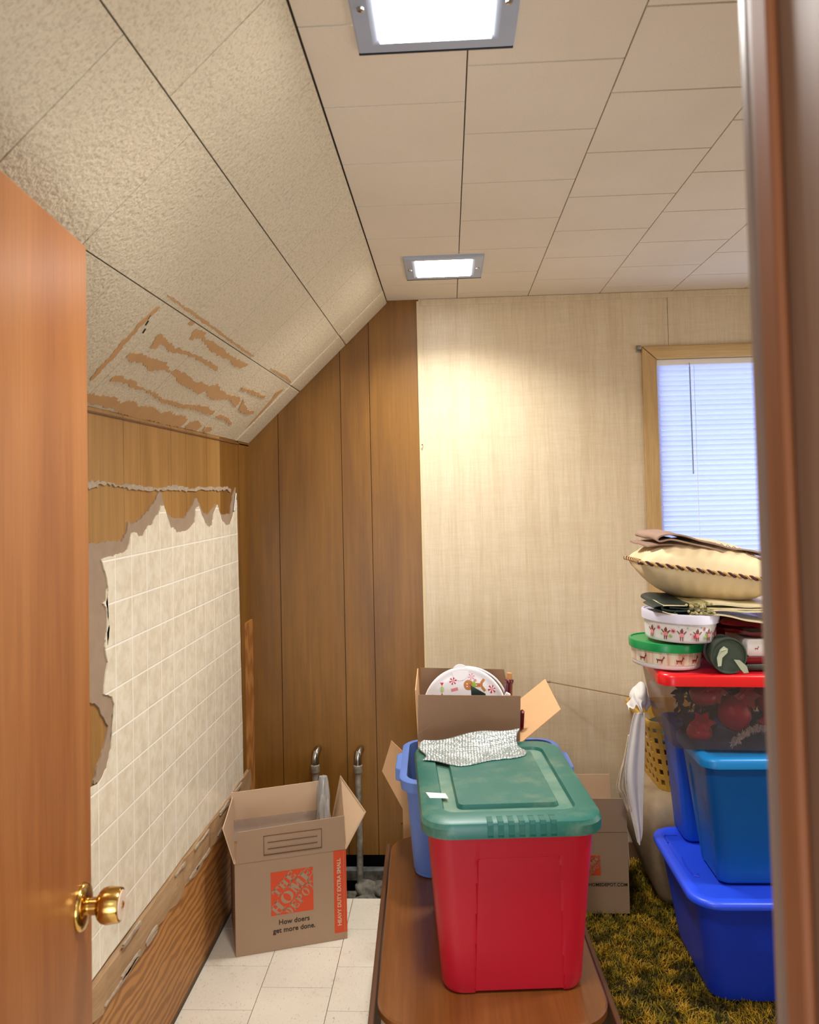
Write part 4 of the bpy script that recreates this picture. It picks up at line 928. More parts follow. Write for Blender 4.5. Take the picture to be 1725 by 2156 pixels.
# ---- pipes at the back wall
def pipe(x, y, zt, zb, label):
    r = thing('water_pipe', (x, y, zb), label, 'pipe')
    H = zt - zb
    g = G(); g.tube([(0, 0, 0), (0.002, 0, H * 0.5), (0, 0, H - 0.045)], 0.0135, 14); g.build('pipe_riser', 'pipe', r, True)
    g = G(); g.lathe([(0.018, H - 0.075), (0.019, H - 0.072), (0.019, H - 0.045), (0.015, H - 0.042)], n=16); g.build('pipe_coupling', 'pipe', r, True)
    g = G(); g.tube([(0, 0, H - 0.045), (0, 0, H - 0.012), (0.003, 0.006, H + 0.004), (0.008, 0.02, H + 0.010), (0.010, 0.034, H + 0.010)], [0.016, 0.0165, 0.017, 0.016, 0.015], 14); g.build('pipe_elbow', 'chrome', r, True)
    g = G(); g.lathe([(0.02, 0.055), (0.022, 0.058), (0.022, 0.10), (0.018, 0.105)], n=16); g.build('pipe_coupling', 'pipe', r, True)
pipe(-0.409, 3.43, 0.470, -0.17, 'grey galvanised pipe standing in the floor hole right of the moving box')
pipe(-0.590, 3.43, 0.472, -0.17, 'grey galvanised pipe stub behind the moving box, left one of the pair')

# ---- back carton near the couch
bb = thing('moving_box', (0.235, 3.03, 0.022), 'brown cardboard box standing on the carpet behind the red tote', 'box')
o = carton_body(bb, 0.386, 0.285, 0.292, 'card', 'card_in'); o.location = (0.193, 0.1425, 0)
ff2 = flap(bb, (0.002, 0, 0.293), (0.384, 0, 0.293), (0.386, -0.003, 0.415), (0.004, -0.003, 0.415), 'card_in', 'card')
flap(bb, (0, 0.285, 0.293), (0, 0, 0.293), (-0.08, 0.01, 0.38), (-0.08, 0.275, 0.38), 'card', 'card_in')
flap(bb, (0.002, 0.285, 0.293), (0.384, 0.285, 0.293), (0.380, 0.290, 0.40), (0.004, 0.290, 0.40), 'card_in', 'card_in')
flap(bb, (0.386, 0, 0.293), (0.386, 0.285, 0.293), (0.392, 0.28, 0.17), (0.392, 0.005, 0.17), 'card', 'card_in')
logo(bb, 0.213, 0.136, 0.072, 'card')
text_mesh('small_print', 'HOMEDEPOT.COM', 0.0165, 'ink_black', bb, (0.310, -0.0006, 0.103), RX, offset=0.0003)
g = G(); g.b2((0.262, -0.0006, 0.112), (0.366, 0, 0.1125)); g.build('print_rule', 'ink_brown', bb)

# ---- stack of totes on the right
bt_ = thing('storage_tote', (0.983, 2.715, 0.022), 'royal blue storage tote with bright blue lid on the carpet, bottom of the stack', 'storage tote')
def low_cb(p):
    x, y, z = p
    m_ = smooth01((0.115 - abs(x)) / 0.006 + 0.5) * smooth01((0.198 - z) / 0.006 + 0.5)
    if y < -0.1: y -= 0.005 * m_
    return Vector((x, y, z))
g = G(); g.rings(tote_body((0.232, 0.190), (0.272, 0.250), 0.318, 0.055, rimw=0.006, nc=8, ns=40, cb=low_cb, foot=0.016)); g.build('tote_body', 'blue_low', bt_, True, sharp=24)
g = G(); lid(g, 0.297, 0.275, 0.085, 0.332, skirt=0.020, nc=10, ring=0.030, dz=0.005, inner=0); ll = g.build('tote_lid', 'blue_lid', bt_, True, sharp=45)
for s in (-1, 1):
    g = G(); g.tube([(s * 0.246, 0.03, 0.3285), (s * 0.250, -0.02, 0.3285), (s * 0.246, -0.10, 0.3285), (s * 0.232, -0.104, 0.3285), (s * 0.230, -0.085, 0.3285)], 0.003, 6); g.build('lid_grip', 'blue_low', ll); g = G(); g.tube([(s * 0.215, 0.20, 0.3285), (s * 0.255, 0.20, 0.3285), (s * 0.262, 0.19, 0.3285), (s * 0.262, 0.14, 0.3285)], 0.003, 6); g.build('lid_groove', 'blue_low', ll)
mt_ = thing('storage_tote', (0.993, 2.650, 0.3545), 'azure blue storage tote in the middle of the stack, under the clear one', 'storage tote')
def mid_cb(p):
    x, y, z = p
    m_ = smooth01((0.062 - abs(y)) / 0.008 + 0.5) * smooth01((0.3135 - z) / 0.003 + 0.5)
    if x < -0.1: x += 0.012 * m_
    return Vector((x, y, z))
g = G(); g.rings(tote_body((0.200, 0.098), (0.236, 0.150), 0.388, 0.035, rimw=0.005, nc=6, ns=30, cb=mid_cb, foot=0.010)); g.build('tote_body', 'blue_mid', mt_, True, sharp=60)
g = G(); lid(g, 0.254, 0.166, 0.05, 0.399, skirt=0.030, nc=8, ring=0.030, dz=0.004, inner=0); g.build('tote_lid', 'blue_rim', mt_, True, sharp=45)

rb = thing('storage_tote', (0.990, 2.926, 0.3545), 'cobalt blue storage tote half hidden behind the azure one in the middle of the stack', 'storage tote')
g = G(); g.rings(tote_body((0.212, 0.080), (0.238, 0.098), 0.392, 0.030, rimw=0.005, nc=6, foot=0.008)); g.build('tote_body', 'cobalt', rb, True, sharp=50)

CBX = (0.868, 2.768, 0.7555)
ct = thing('storage_tote', CBX, 'clear plastic tote with red lid full of red decorations, topmost of the stack', 'storage tote', math.radians(-4.5))
g = G(); g.rings(tote_body((0.176, 0.222), (0.208, 0.256), 0.226, 0.045, rimw=0.004, rimh=0.010, wall=0.0022, nc=8, foot=0.012)); g.build('tote_body', 'clear', ct, True, sharp=60)
g = G(); lid(g, 0.222, 0.272, 0.05, 0.244, skirt=0.036, nc=8, ring=0.022, dz=0.004, inner=0); g.build('tote_lid', 'red_lid', ct, True, sharp=45)
CM = Matrix.Translation(CBX) @ Matrix.Rotation(math.radians(-4.5), 4, 'Z')
def incl(x, y, z): return CM @ Vector((x, y, z))
def blob(name, c, s, mat, lab, cat, grp, seed=0, amp=0.12, n=18):
    g = G(); R = []
    for i in range(1, 10):
        th = PI * i / 10
        R.append([Vector((math.sin(th) * math.cos(2 * PI * k / n), math.sin(th) * math.sin(2 * PI * k / n), math.cos(th))) for k in range(n)])
    R = [[Vector((p.x * s[0], p.y * s[1], p.z * s[2])) * (1 + amp * mnoise.noise(p * 1.7 + Vector((seed, 0, 0)))) for p in r] for r in R]
    g.rings(R); o = g.build(name, mat, None, True, loc=incl(*c), sharp=70); tag(o, lab, cat, grp); return o
RG = 'red decorations in the clear tote'
for i, (x, z, rx, rz, y) in enumerate(((0.022, 0.105, 0.052, 0.056, -0.165), (-0.070, 0.155, 0.045, 0.030, -0.165), (0.125, 0.150, 0.040, 0.050, -0.16), (-0.085, 0.040, 0.040, 0.026, -0.155), (0.085, 0.170, 0.05, 0.032, -0.10), (-0.005, 0.185, 0.05, 0.022, -0.12))):
    blob('red_ornament', (x, y, z), (rx, 0.045, rz), 'orn_red', 'shiny dark red ornament seen through the clear tote wall', 'ornament', RG, i * 3.1, 0.15)
def flower(c, r, seed):
    g = G(); rnd = random.Random(seed)
    for ly, (n, rr_) in enumerate(((6, r), (5, r * 0.65))):
        for k in range(n):
            a = 2 * PI * k / n + ly * 0.5 + rnd.uniform(-.15, .15); d = Vector((math.cos(a), -0.3 - 0.3 * ly, math.sin(a))); s_ = Vector((-math.sin(a), 0, math.cos(a)))
            w = rr_ * 0.32
            g.quad((0, 0, 0), d * rr_ * 0.5 + s_ * w, d * rr_, d * rr_ * 0.5 - s_ * w, 0.001)
    return g.build('artificial_flower', 'orn_red', None, loc=incl(*c))
for i, c in enumerate(((-0.085, -0.185, 0.075), (0.12, -0.185, 0.085), (0.05, -0.19, 0.160), (-0.045, -0.185, 0.175))):
    tag(flower(c, 0.042, i), 'red artificial flower pressed against the inside of the clear tote', 'artificial flower', 'red flowers in the clear tote')
rnd = random.Random(21); g = G()
for i in range(260):
    c = Vector((rnd.uniform(-0.12, 0.15), rnd.uniform(-0.15, 0.12), rnd.uniform(0.02, 0.195))); d = Vector((rnd.uniform(-1, 1), rnd.uniform(-1, 1), rnd.uniform(-1, 1))).normalized(); e = d.cross(Vector((rnd.uniform(-1, 1), 1, rnd.uniform(-1, 1)))).normalized()
    L = rnd.uniform(0.015, 0.035); g.quad(c - d * L, c + e * L * 0.4, c + d * L, c - e * L * 0.4, 0.001)
o = g.build('artificial_foliage', 'dark_leaf', None); o.matrix_world = CM; tag(o, 'dark artificial foliage filling the clear tote behind the ornaments', 'foliage', None, 'stuff')
g = G(); pts = []
for i in range(40):
    f = i / 39; pts.append((0.00 + 0.15 * f, -0.205 + 0.006 * math.sin(i), 0.018 + 0.050 * math.sin(f * PI * 0.85) + 0.004 * math.sin(i * 2.3)))
for i, p in enumerate(pts):
    for k in range(12):
        a = rnd.uniform(0, 2 * PI); L = 0.013 * (1 - 0.5 * i / 39)
        g.tube([p, (p[0] + L * math.cos(a) * 0.7, p[1] + rnd.uniform(-.006, .006), p[2] + L * math.sin(a))], [0.0022, 0.0006], 4)
g.tube(pts, 0.003, 6); o = g.build('silver_garland', 'silver', None); o.matrix_world = CM; tag(o, 'silver tinsel garland at the bottom of the clear tote front', 'garland')

# ---- on the red lid
ZT = CBX[2] + 0.245
def ctub(x, y, z, r, h, bodymat, lidmat, label, tilt=(0, 0), lidh=0.022, band=None):
    r0 = thing('round_container', (x, y, z), label, 'food container', rot=(tilt[0], tilt[1], 0))
    g = G(); g.lathe([(r * 0.86, 0), (r * 0.88, 0.002), (r * 0.885, h * 0.12), (r * 0.93, h - lidh), (r * 0.93, h - 0.006)], n=64); b = g.build('container_body', bodymat, r0, True, sharp=50)
    g = G(); g.lathe([(r * 0.955, h - lidh - 0.003), (r * 0.985, h - lidh - 0.004), (r, h - 0.005), (r * 0.99, h - 0.001), (r * 0.965, h), (r * 0.93, h), (r * 0.91, h - 0.003), (r * 0.5, h - 0.003)], n=64); g.build('container_lid', lidmat, r0, True, sharp=40)
    return r0, b
gc, gb = ctub(0.683, 2.655, ZT + 0.002, 0.118, 0.080, 'white_tub', 'green_lid2', 'round container with green lid and deer print, on the red lid', (0, math.radians(2.5)))
wc, wb = ctub(0.722, 2.632, ZT + 0.0875, 0.119, 0.088, 'white_tub', 'white_lid', 'round white container with snowflake print, on top of the green-lidded one', (0, math.radians(3)), 0.024)
def onwall(g, r, a, z, pts, m, t=0.0012, ztop=None, h=1.0, rs=0.0):
    """place a small outline on a round wall at angle a (from -y), height z"""
    n = Vector((math.sin(a), -math.cos(a), 0)); u = Vector((math.cos(a), math.sin(a), 0))
    g.poly(pts, Vector((0, 0, z)) + n * (r + rs), u, (0, 0, 1), t, m)
def band(g, r0, r1, z0, z1, m, n=64):
    g.rings([[Vector((r * math.cos(2 * PI * k / n), r * math.sin(2 * PI * k / n), z)) for k in range(n)] for r, z in ((r0, z0), (r1, z1))], False, False, m=m)
g = G(); band(g, 0.118 * 0.893 + 0.0004, 0.118 * 0.928 + 0.0005, 0.014, 0.058, 0); g.build('striped_band', 'stripes', gb, True)
def deer(s=1.0, flip=1):
    P = [[(-.5, 0), (-.38, 0), (-.36, .42), (-.5, .42)], [(.22, 0), (.32, 0), (.36, .45), (.2, .45)], [(-.55, .38), (.4, .38), (.45, .62), (-.5, .64)], [(.25, .5), (.45, .5), (.62, .98), (.48, 1.0)], [(.45, .88), (.80, .86), (.78, .98), (.5, 1.05)], [(.5, 1.0), (.40, 1.35), (.46, 1.37), (.56, 1.02)], [(.58, 1.0), (.72, 1.35), (.78, 1.33), (.64, 1.0)], [(-.6, .5), (-.5, .5), (-.55, .72), (-.65, .7)]]
    return [[(x * s * flip, y * s) for x, y in q] for q in P]
g = G()
for a in (-0.95, -0.42, 0.12, 0.64, 1.2):
    g = G()
    for q in deer(0.0185): onwall(g, 0.1085, a, 0.020, q, 0, 0.0006)
    g.build('printed_deer', 'p_maroon', gb)
def star(r, n, r2=0.25):
    return [((r if k % 2 == 0 else r * r2) * math.cos(PI * k / n), (r if k % 2 == 0 else r * r2) * math.sin(PI * k / n)) for k in range(2 * n)]
g = G()
for a in (-1.12, -0.66, -0.22, 0.22, 0.62, 1.05):     # small dancing deer, generic
    D_ = [[(-.20, 0), (-.10, 0), (-.06, .5), (-.2, .5)], [(.08, 0), (.18, 0), (.2, .5), (.06, .5)], [(-.28, .42), (.28, .42), (.24, .98), (-.24, .98)], [(-.16, .95), (.16, .95), (.2, 1.3), (-.2, 1.3)], [(-.28, .8), (-.62, 1.2), (-.55, 1.27), (-.2, .95)], [(.28, .8), (.62, 1.2), (.55, 1.27), (.2, .95)], [(-.2, 1.3), (.2, 1.3), (.05, 1.62)]]
    for i, q in enumerate(D_): onwall(g, 0.1090, a, 0.0085, [(x * 0.0235, y * 0.0235) for x, y in q], 1 if i == 2 else 0, 0.0007)
for a, z, m_, s_ in ((-0.88, 0.042, 2, .0085), (-0.45, 0.036, 2, .0095), (-0.52, 0.020, 3, .008), (0.02, 0.030, 2, .004), (0.14, 0.022, 2, .0095), (0.44, 0.045, 2, .007), (0.50, 0.022, 3, .0085), (0.86, 0.028, 2, .008), (-0.78, 0.024, 3, .004), (-0.06, 0.048, 4, .004), (0.34, 0.05, 4, .003), (-0.3, 0.05, 4, .003)):
    onwall(g, 0.1092, a, z, star(s_, 8), m_, 0.0007)
g.build('printed_pattern', ['p_brown', 'p_pink', 'p_red', 'p_green', 'p_teal'], wb)

sp_ = thing('ribbon_spool', (0.832, 2.505, ZT + 0.0545), 'dark green round spool end with loose pale ribbon, on the red lid', 'spool')
kr2 = Matrix.Rotation(PI / 2, 3, 'X')   # axis towards the camera
g = G(); g.lathe([(0.048, -0.004), (0.050, 0.001), (0.0535, 0.001), (0.0545, -0.002), (0.0545, -0.012), (0.046, -0.014), (0.046, -0.075), (0.052, -0.078)], rot=kr2, n=48, cap=True); g.build('spool_body', 'spool', sp_, True, sharp=40)
g = G(); g.tube([(-0.028, -0.001, -0.030), (-0.034, -0.006, 0.0), (-0.024, -0.008, 0.018), (-0.010, -0.006, 0.020)], 0.0018, 6); 
g.poly([(-0.036, -0.030), (-0.026, -0.028), (-0.022, -0.004), (-0.006, 0.010), (-0.004, 0.022), (-0.016, 0.030), (-0.028, 0.020), (-0.038, -0.004)], (0, -0.006, 0), (1, 0, 0), (0, 0.05, 1), 0.0012)
g.poly([(0.012, -0.010), (0.030, -0.012), (0.050, -0.030), (0.056, -0.050), (0.042, -0.052), (0.032, -0.040)], (0, -0.006, 0), (1, 0, 0), (0, -0.08, 1), 0.0012)
g.build('ribbon_end', 'ribbon', sp_)

def rbox(g, lo, hi, r=0.008, n=3):
    cx_, cy_ = (lo[0] + hi[0]) / 2, (lo[1] + hi[1]) / 2; hx, hy = (hi[0] - lo[0]) / 2, (hi[1] - lo[1]) / 2
    g.rings([rr(hx - r * .7, hy - r * .7, r, lo[2], n, 1, cx_, cy_), rr(hx, hy, r, lo[2] + r, n, 1, cx_, cy_), rr(hx, hy, r, hi[2] - r, n, 1, cx_, cy_), rr(hx - r * .7, hy - r * .7, r, hi[2], n, 1, cx_, cy_)])
g = G(); nx, ny = 22, 14; Vt = []; Vb = []
for j in range(ny + 1):
    for i in range(nx + 1):
        u, v = i / nx, j / ny; e = min(1, 9 * min(u, 1 - u, v, 1 - v) + 0.05)
        x = 0.83 + 0.30 * u; y = 2.555 + 0.26 * v; z = ZT + 0.135 - 0.038 * u
        w = 0.006 * mnoise.noise(Vector((x * 18, y * 18, 1)))
        Vt.append((x, y, z + 0.030 * e ** .5 + w)); Vb.append((x, y, z - 0.026 * e ** .5 - w))
F1 = [(j * (nx + 1) + i, j * (nx + 1) + i + 1, (j + 1) * (nx + 1) + i + 1, (j + 1) * (nx + 1) + i) for j in range(ny) for i in range(nx)]
g.add(Vt, F1); g.add(Vb, [f[::-1] for f in F1])
o = g.build('gift_bag', 'red_foil', None, True, sharp=60); bmw = o.modifiers.new('weld', 'WELD'); tag(o, 'shiny dark red foil gift bag lying over the boxes right of the containers', 'gift bag')
g = G(); rbox(g, (0.905, 2.560, ZT + 0.040), (1.120, 2.76, ZT + 0.092), 0.006); o = g.build('gift_box', 'white_plastic', None, True); tag(o, 'white gift box with small dark print under the red foil bag', 'box')
g = G()
for q in deer(0.009): g.poly([(x, y) for x, y in q], (0.935, 2.5598, ZT + 0.060), (1, 0, 0), (0, 0, 1), 0.0005)
g.build('printed_deer', 'p_maroon', o)
g = G(); rbox(g, (0.900, 2.555, ZT + 0.018), (1.120, 2.77, ZT + 0.0395), 0.004); tag(g.build('gift_box', 'red_foil', None, True), 'flat red box between the white box and the dark green one', 'box')
g = G(); rbox(g, (0.897, 2.550, ZT + 0.000), (1.120, 2.77, ZT + 0.0175), 0.003); tag(g.build('gift_box', 'spool', None, True), 'flat dark green box lying directly on the red lid', 'box')
g = G(); nx = 20
R = []
for i in range(12):
    f = i / 11; r_ = 0.05 * math.sin(PI * (0.12 + 0.76 * f)) + 0.004
    R.append([Vector((0.835 + r_ * 0.62 * math.cos(2 * PI * k / 16) * (1 + .12 * mnoise.noise(Vector((k, i, 0)))), 2.695 + r_ * math.sin(2 * PI * k / 16), ZT + 0.002 + 0.078 * f)) for k in range(16)])
g.rings(R); tag(g.build('wrapped_gift', 'red_foil', None, True), 'dark red wrapped gift standing between the containers and the spool', 'gift')

g = G(); rbox(g, (0.755, 2.83, ZT), (1.09, 2.99, ZT + 0.165), 0.01); tag(g.build('wrapped_box', 'red_foil', None, True), 'dark red wrapped box at the back of the red lid behind the containers', 'box')
# folded table runner: layers seen edge-on
def ribbon_sheet(g, path, th, y0, y1, mats, wob=0.004, ny=8, seed=0.0):
    """path in x,z with normals; sheet of thickness th running from y0 to y1; mats = [(x_limit, index)...]"""
    n = len(path); V = []; nrm = []
    for i in range(n):
        a, b = path[max(0, i - 1)], path[min(n - 1, i + 1)]; dx, dz = b[0] - a[0], b[1] - a[1]; L = math.hypot(dx, dz) + 1e-9; nrm.append((-dz / L, dx / L))
    rings = []
    for j in range(ny + 1):
        y = y0 + (y1 - y0) * j / ny; row = []
        for s in (0, 1):
            for i in (range(n) if s == 0 else range(n - 1, -1, -1)):
                w = wob * mnoise.noise(Vector((path[i][0] * 14, y * 9, seed)))
                row.append(Vector((path[i][0] + nrm[i][0] * th * s, y + wob * 1.5 * mnoise.noise(Vector((path[i][0] * 25, seed, 3))), path[i][1] + nrm[i][1] * th * s + w)))
        rings.append(row)
    f0 = len(g.f); g.rings(rings, False, False); o_ = len(g.v) - len(rings) * 2 * n
    for base in (o_, o_ + ny * 2 * n):
        for i in range(n - 1): g.f.append((base + i, base + i + 1, base + 2 * n - 2 - i, base + 2 * n - 1 - i)); g.mi.append(0)
    for k in range(f0, len(g.f)):
        x = sum(g.v[i][0] for i in g.f[k]) / len(g.f[k])
        for lim, mi in mats:
            if x < lim: g.mi[k] = mi; break
def spline(pts, n=6):
    out = []
    for i in range(len(pts) - 1):
        p0 = pts[max(0, i - 1)]; p1 = pts[i]; p2 = pts[i + 1]; p3 = pts[min(len(pts) - 1, i + 2)]
        for k in range(n):
            t = k / n
            out.append(tuple(0.5 * ((2 * b) + (-a + c) * t + (2 * a - 5 * b + 4 * c - d) * t * t + (-a + 3 * b - 3 * c + d) * t ** 3) for a, b, c, d in zip(p0, p1, p2, p3)))
    out.append(pts[-1]); return out
ZR = ZT + 0.176
run = thing('table_runner', (0, 0, 0), 'folded dark green and cream table runner with gold embroidery under the pillow', 'table runner')
g = G()
GM = [(0.735, 0), (0.80, 1), (9, 2)]
ribbon_sheet(g, spline([(1.10, ZR - 0.030), (0.98, ZR - 0.030), (0.90, ZR - 0.016), (0.80, ZR + 0.0007), (0.70, ZR + 0.0014), (0.685, ZR + 0.0054), (0.700, ZR + 0.0088), (0.80, ZR + 0.0082), (0.92, ZR + 0.0041), (1.10, ZR - 0.006)]), 0.005, 2.530, 2.79, GM)
ribbon_sheet(g, spline([(1.10, ZR + 0.0000), (0.92, ZR + 0.0095), (0.80, ZR + 0.0136), (0.69, ZR + 0.0136), (0.655, ZR + 0.0177), (0.650, ZR + 0.0231), (0.675, ZR + 0.0272), (0.76, ZR + 0.0265), (0.86, ZR + 0.0231), (0.96, ZR + 0.0163), (1.10, ZR + 0.0068)]), 0.006, 2.535, 2.80, [(0.725, 0), (0.785, 1), (9, 2)], seed=2.0)
ribbon_sheet(g, spline([(1.10, ZR + 0.0027), (0.92, ZR + 0.0136), (0.80, ZR + 0.0184), (0.70, ZR + 0.0197), (0.668, ZR + 0.0211)]), 0.004, 2.533, 2.79, [(0.725, 0), (0.785, 1), (9, 2)], seed=3.0)
ribbon_sheet(g, spline([(0.72, ZR + 0.0279), (0.66, ZR + 0.0299), (0.630, ZR + 0.0272), (0.618, ZR + 0.0204), (0.640, ZR + 0.0109), (0.668, ZR + 0.0020), (0.690, ZR + 0.0007)]), 0.0025, 2.528, 2.66, [(0.645, 0), (9, 2)], seed=5.0, wob=0.001)
g.build('folded_cloth', ['felt_green', 'gold_print', 'cream_satin'], run, True, sharp=60)
g = G(); rnd = random.Random(6)
for i in range(34):
    x = rnd.uniform(0.715, 0.80); z = ZR + rnd.choice((0.008, 0.026)) + rnd.uniform(-.006, .006)
    g.lathe([(0.0008, 0.0), (0.0045, 0.001), (0.0045, 0.0025), (0.001, 0.004)], (x, 2.528, z), rot=kr2, n=8)
g.build('gold_flower_trim', 'gold_print', run)
o = run

# pillow with twisted cord
PC = Vector((0.838, 2.775, ZR + 0.112)); pr = Matrix.Rotation(math.radians(-7), 3, 'Z') @ Matrix.Rotation(math.radians(8.5), 3, 'Y') @ Matrix.Rotation(math.radians(-3), 3, 'X')
pw = thing('pillow', PC, 'ivory throw pillow with maroon and gold twisted cord edge, on top of the stack', 'pillow')
def pedge(u, v, hs=0.225):
    k = 1 - 0.10 * (1 - (v * v)) ; l = 1 - 0.10 * (1 - (u * u))
    return u * hs * k, v * hs * l
g = G(); N = 56
for s in (1, -1):
    V = []
    for j in range(N + 1):
        for i in range(N + 1):
            u, v = -1 + 2 * i / N, -1 + 2 * j / N
            x, y = pedge(u, v)
            e = max(0.0, (1 - abs(u) ** 2.3)) ** 0.55 * max(0.0, (1 - abs(v) ** 2.3)) ** 0.55
            near = math.exp(-4.5 * min(1 - abs(u), 1 - abs(v)))
            wr = 0.0075 * near * e ** .5 * (math.sin(x * 150 + 3 * math.sin(y * 20)) if (1 - abs(v)) < (1 - abs(u)) else math.sin(y * 140 + 2 * math.sin(x * 25)))
            z = s * ((0.104 if s > 0 else 0.106) * e) + wr * s
            V.append(pr @ Vector((x, y, z)))
    F = [(j * (N + 1) + i, j * (N + 1) + i + 1, (j + 1) * (N + 1) + i + 1, (j + 1) * (N + 1) + i) for j in range(N) for i in range(N)]
    g.add(V, F if s > 0 else [f[::-1] for f in F])
o = g.build('pillow_cover', 'pillow', pw, True, sharp=80)
edge = []
for a, b in (((-1, -1), (1, -1)), ((1, -1), (1, 1)), ((1, 1), (-1, 1)), ((-1, 1), (-1, -1))):
    for k in range(60):
        f = k / 60; u, v = a[0] + (b[0] - a[0]) * f, a[1] + (b[1] - a[1]) * f
        edge.append(pr @ Vector(pedge(u, v) + (0.0,)))
edge.append(edge[0])
for ph, mt in ((0, 'cord_dark'), (PI, 'cord_gold')):
    g = G(); pts = []
    for i in range(len(edge) * 3 - 3):
        j = i // 3; f = (i % 3) / 3; p = edge[j].lerp(edge[min(j + 1, len(edge) - 1)], f)
        d = (edge[min(j + 1, len(edge) - 1)] - edge[j]); 
        if d.length < 1e-6: d = Vector((1, 0, 0))
        d.normalize(); a = d.cross(Vector((0, 0, 1))).normalized(); b = d.cross(a); t_ = i * 0.50 + ph
        pts.append(p + a * (0.0036 * math.cos(t_)) + b * (0.0036 * math.sin(t_)))
    g.tube(pts, 0.0040, 6); g.build('cord_strand', mt, pw, True)
g = G()
def on_top(u, v):
    x, y = pedge(u, v); e = (1 - abs(u) ** 2.3) ** 0.55 * (1 - abs(v) ** 2.3) ** 0.55
    return pr @ Vector((x, y, 0.104 * e + 0.0045))
c0 = on_top(-0.30, -0.62)
for k in range(8):
    a = 2 * PI * k / 8; g.tube([on_top(-0.30, -0.62), on_top(-0.30 + 0.085 * math.cos(a), -0.62 + 0.085 * math.sin(a))], [0.002, 0.0008], 5)
g.build('embroidered_star', 'gold_print', pw)
g = G(); g.tube([on_top(0.05 + 0.016 * i, -0.60 + 0.06 * math.sin(i * 1.1)) for i in range(34)], 0.0009, 5); g.build('embroidered_script', 'p_black', pw)

# folded taupe cloth on the pillow
tc = thing('folded_cloth', (0, 0, 0), 'folded taupe cloth lying on top of the ivory pillow', 'cloth')
g = G()
def ptop(x): return ZR + 0.112 + 0.108 - 0.24 * max(0, x - 0.72) - 0.10 * max(0, 0.72 - x)
base = [(1.06, 0.000), (0.95, 0.002), (0.86, 0.003), (0.78, 0.003), (0.71, 0.004), (0.672, 0.006), (0.664, 0.012), (0.68, 0.018), (0.74, 0.017), (0.80, 0.013), (0.88, 0.015), (0.96, 0.013), (1.06, 0.012)]
ribbon_sheet(g, spline([(x, ptop(x) + z) for x, z in base]), 0.005, 2.62, 2.92, [(9, 0)], wob=0.006)
ribbon_sheet(g, spline([(0.90, ptop(0.9) - 0.006), (0.78, ptop(0.78) - 0.007), (0.70, ptop(0.70) - 0.010), (0.635, ptop(0.635) - 0.008)]), 0.005, 2.64, 2.90, [(9, 0)], wob=0.004, seed=4.0)
g.build('cloth_layers', 'taupe', tc, True, sharp=70)

# ---- couch, basket, cloth and rod
co = thing('upholstered_bench', (1.29, 3.225, 0.022), 'rounded tan upholstered bench behind the blue totes, under the window', 'bench')
g = G(); R = []
for z, ins, r in ((0.0, 0.10, 0.06), (0.03, 0.085, 0.07), (0.10, 0.055, 0.08), (0.20, 0.022, 0.09), (0.28, 0.006, 0.10), (0.335, 0.0, 0.10), (0.375, 0.010, 0.10), (0.398, 0.028, 0.09), (0.412, 0.055, 0.07), (0.416, 0.09, 0.05)):
    R.append(rr(0.635 - ins, 0.215 - ins * 0.8, r, z, 8, 6))
g.rings(R); g.build('bench_seat', 'couch', co, True, sharp=70)

bk = thing('laundry_basket', (0.905, 3.225, 0.4395), 'yellow plastic laundry basket with square holes standing on the tan bench', 'basket', math.radians(2))
NS = 8; NC = 5; R = []; nz = 13; H = 0.262
for j in range(nz + 1):
    f = j / nz; R.append(rr(0.150 + 0.045 * f, 0.142 + 0.040 * f, 0.05, H * f, NC, NS))
n = len(R[0]); vs = [p for r in R for p in r]; fs = [tuple(range(n - 1, -1, -1))]
for j in range(nz):
    for k in range(n):
        hole = (j in (2, 4, 5, 7, 8, 10, 11) or j == 1) and j not in (3, 6, 9) and (k % 3 != 0) and j != 1 and j not in (4, 7, 10)
        hole = (j in (2, 5, 8, 11)) and (k % 3 != 0) or (j in (3, 6, 9) and k % 3 != 0 and False)
        hole = (j % 2 == 1) and 1 <= j < 12 and (k % 2 == 0)
        if hole: continue
        k2 = (k + 1) % n; fs.append((j * n + k, j * n + k2, (j + 1) * n + k2, (j + 1) * n + k))
g = G(); g.add(vs, fs); o = g.build('basket_body', 'basket', bk, False); m_ = o.modifiers.new('wall', 'SOLIDIFY'); m_.thickness = 0.003
g = G(); q = rr(0.197, 0.184, 0.052, H, 8)
g.rings([[p + Vector((0, 0, -0.020)) for p in rr(0.200, 0.187, 0.052, H, 8)], rr(0.205, 0.192, 0.056, H - 0.004, 8), rr(0.202, 0.189, 0.054, H + 0.004, 8), rr(0.192, 0.179, 0.050, H + 0.003, 8), rr(0.192, 0.179, 0.050, H - 0.02, 8)], False, False)
g.build('basket_rim', 'basket', bk, True, sharp=50)
lq = G()
for i, (x, y, mt, rx) in enumerate(((-0.05, -0.03, 'red_foil', 0.11), (0.06, 0.03, 'p_teal', 0.10))):
    pass
g = G(); R = []
for i in range(8):
    f = i / 7; k = math.sin(PI * (0.1 + 0.8 * f)) ** .5; R.append([p + Vector((0.006 * mnoise.noise(p * 12), 0.006 * mnoise.noise(p * 14), 0)) for p in rr(0.128 * k, 0.120 * k, 0.05 * k, 0.006 + 0.10 * f, 5, 3)])
g.rings(R); g2 = g.build('folded_laundry', 'red_foil', None, True, sharp=70, loc=(0.905, 3.225, 0.4420)); tag(g2, 'dark red folded fabric glimpsed through the lower basket holes', 'laundry')
g = G(); R = []
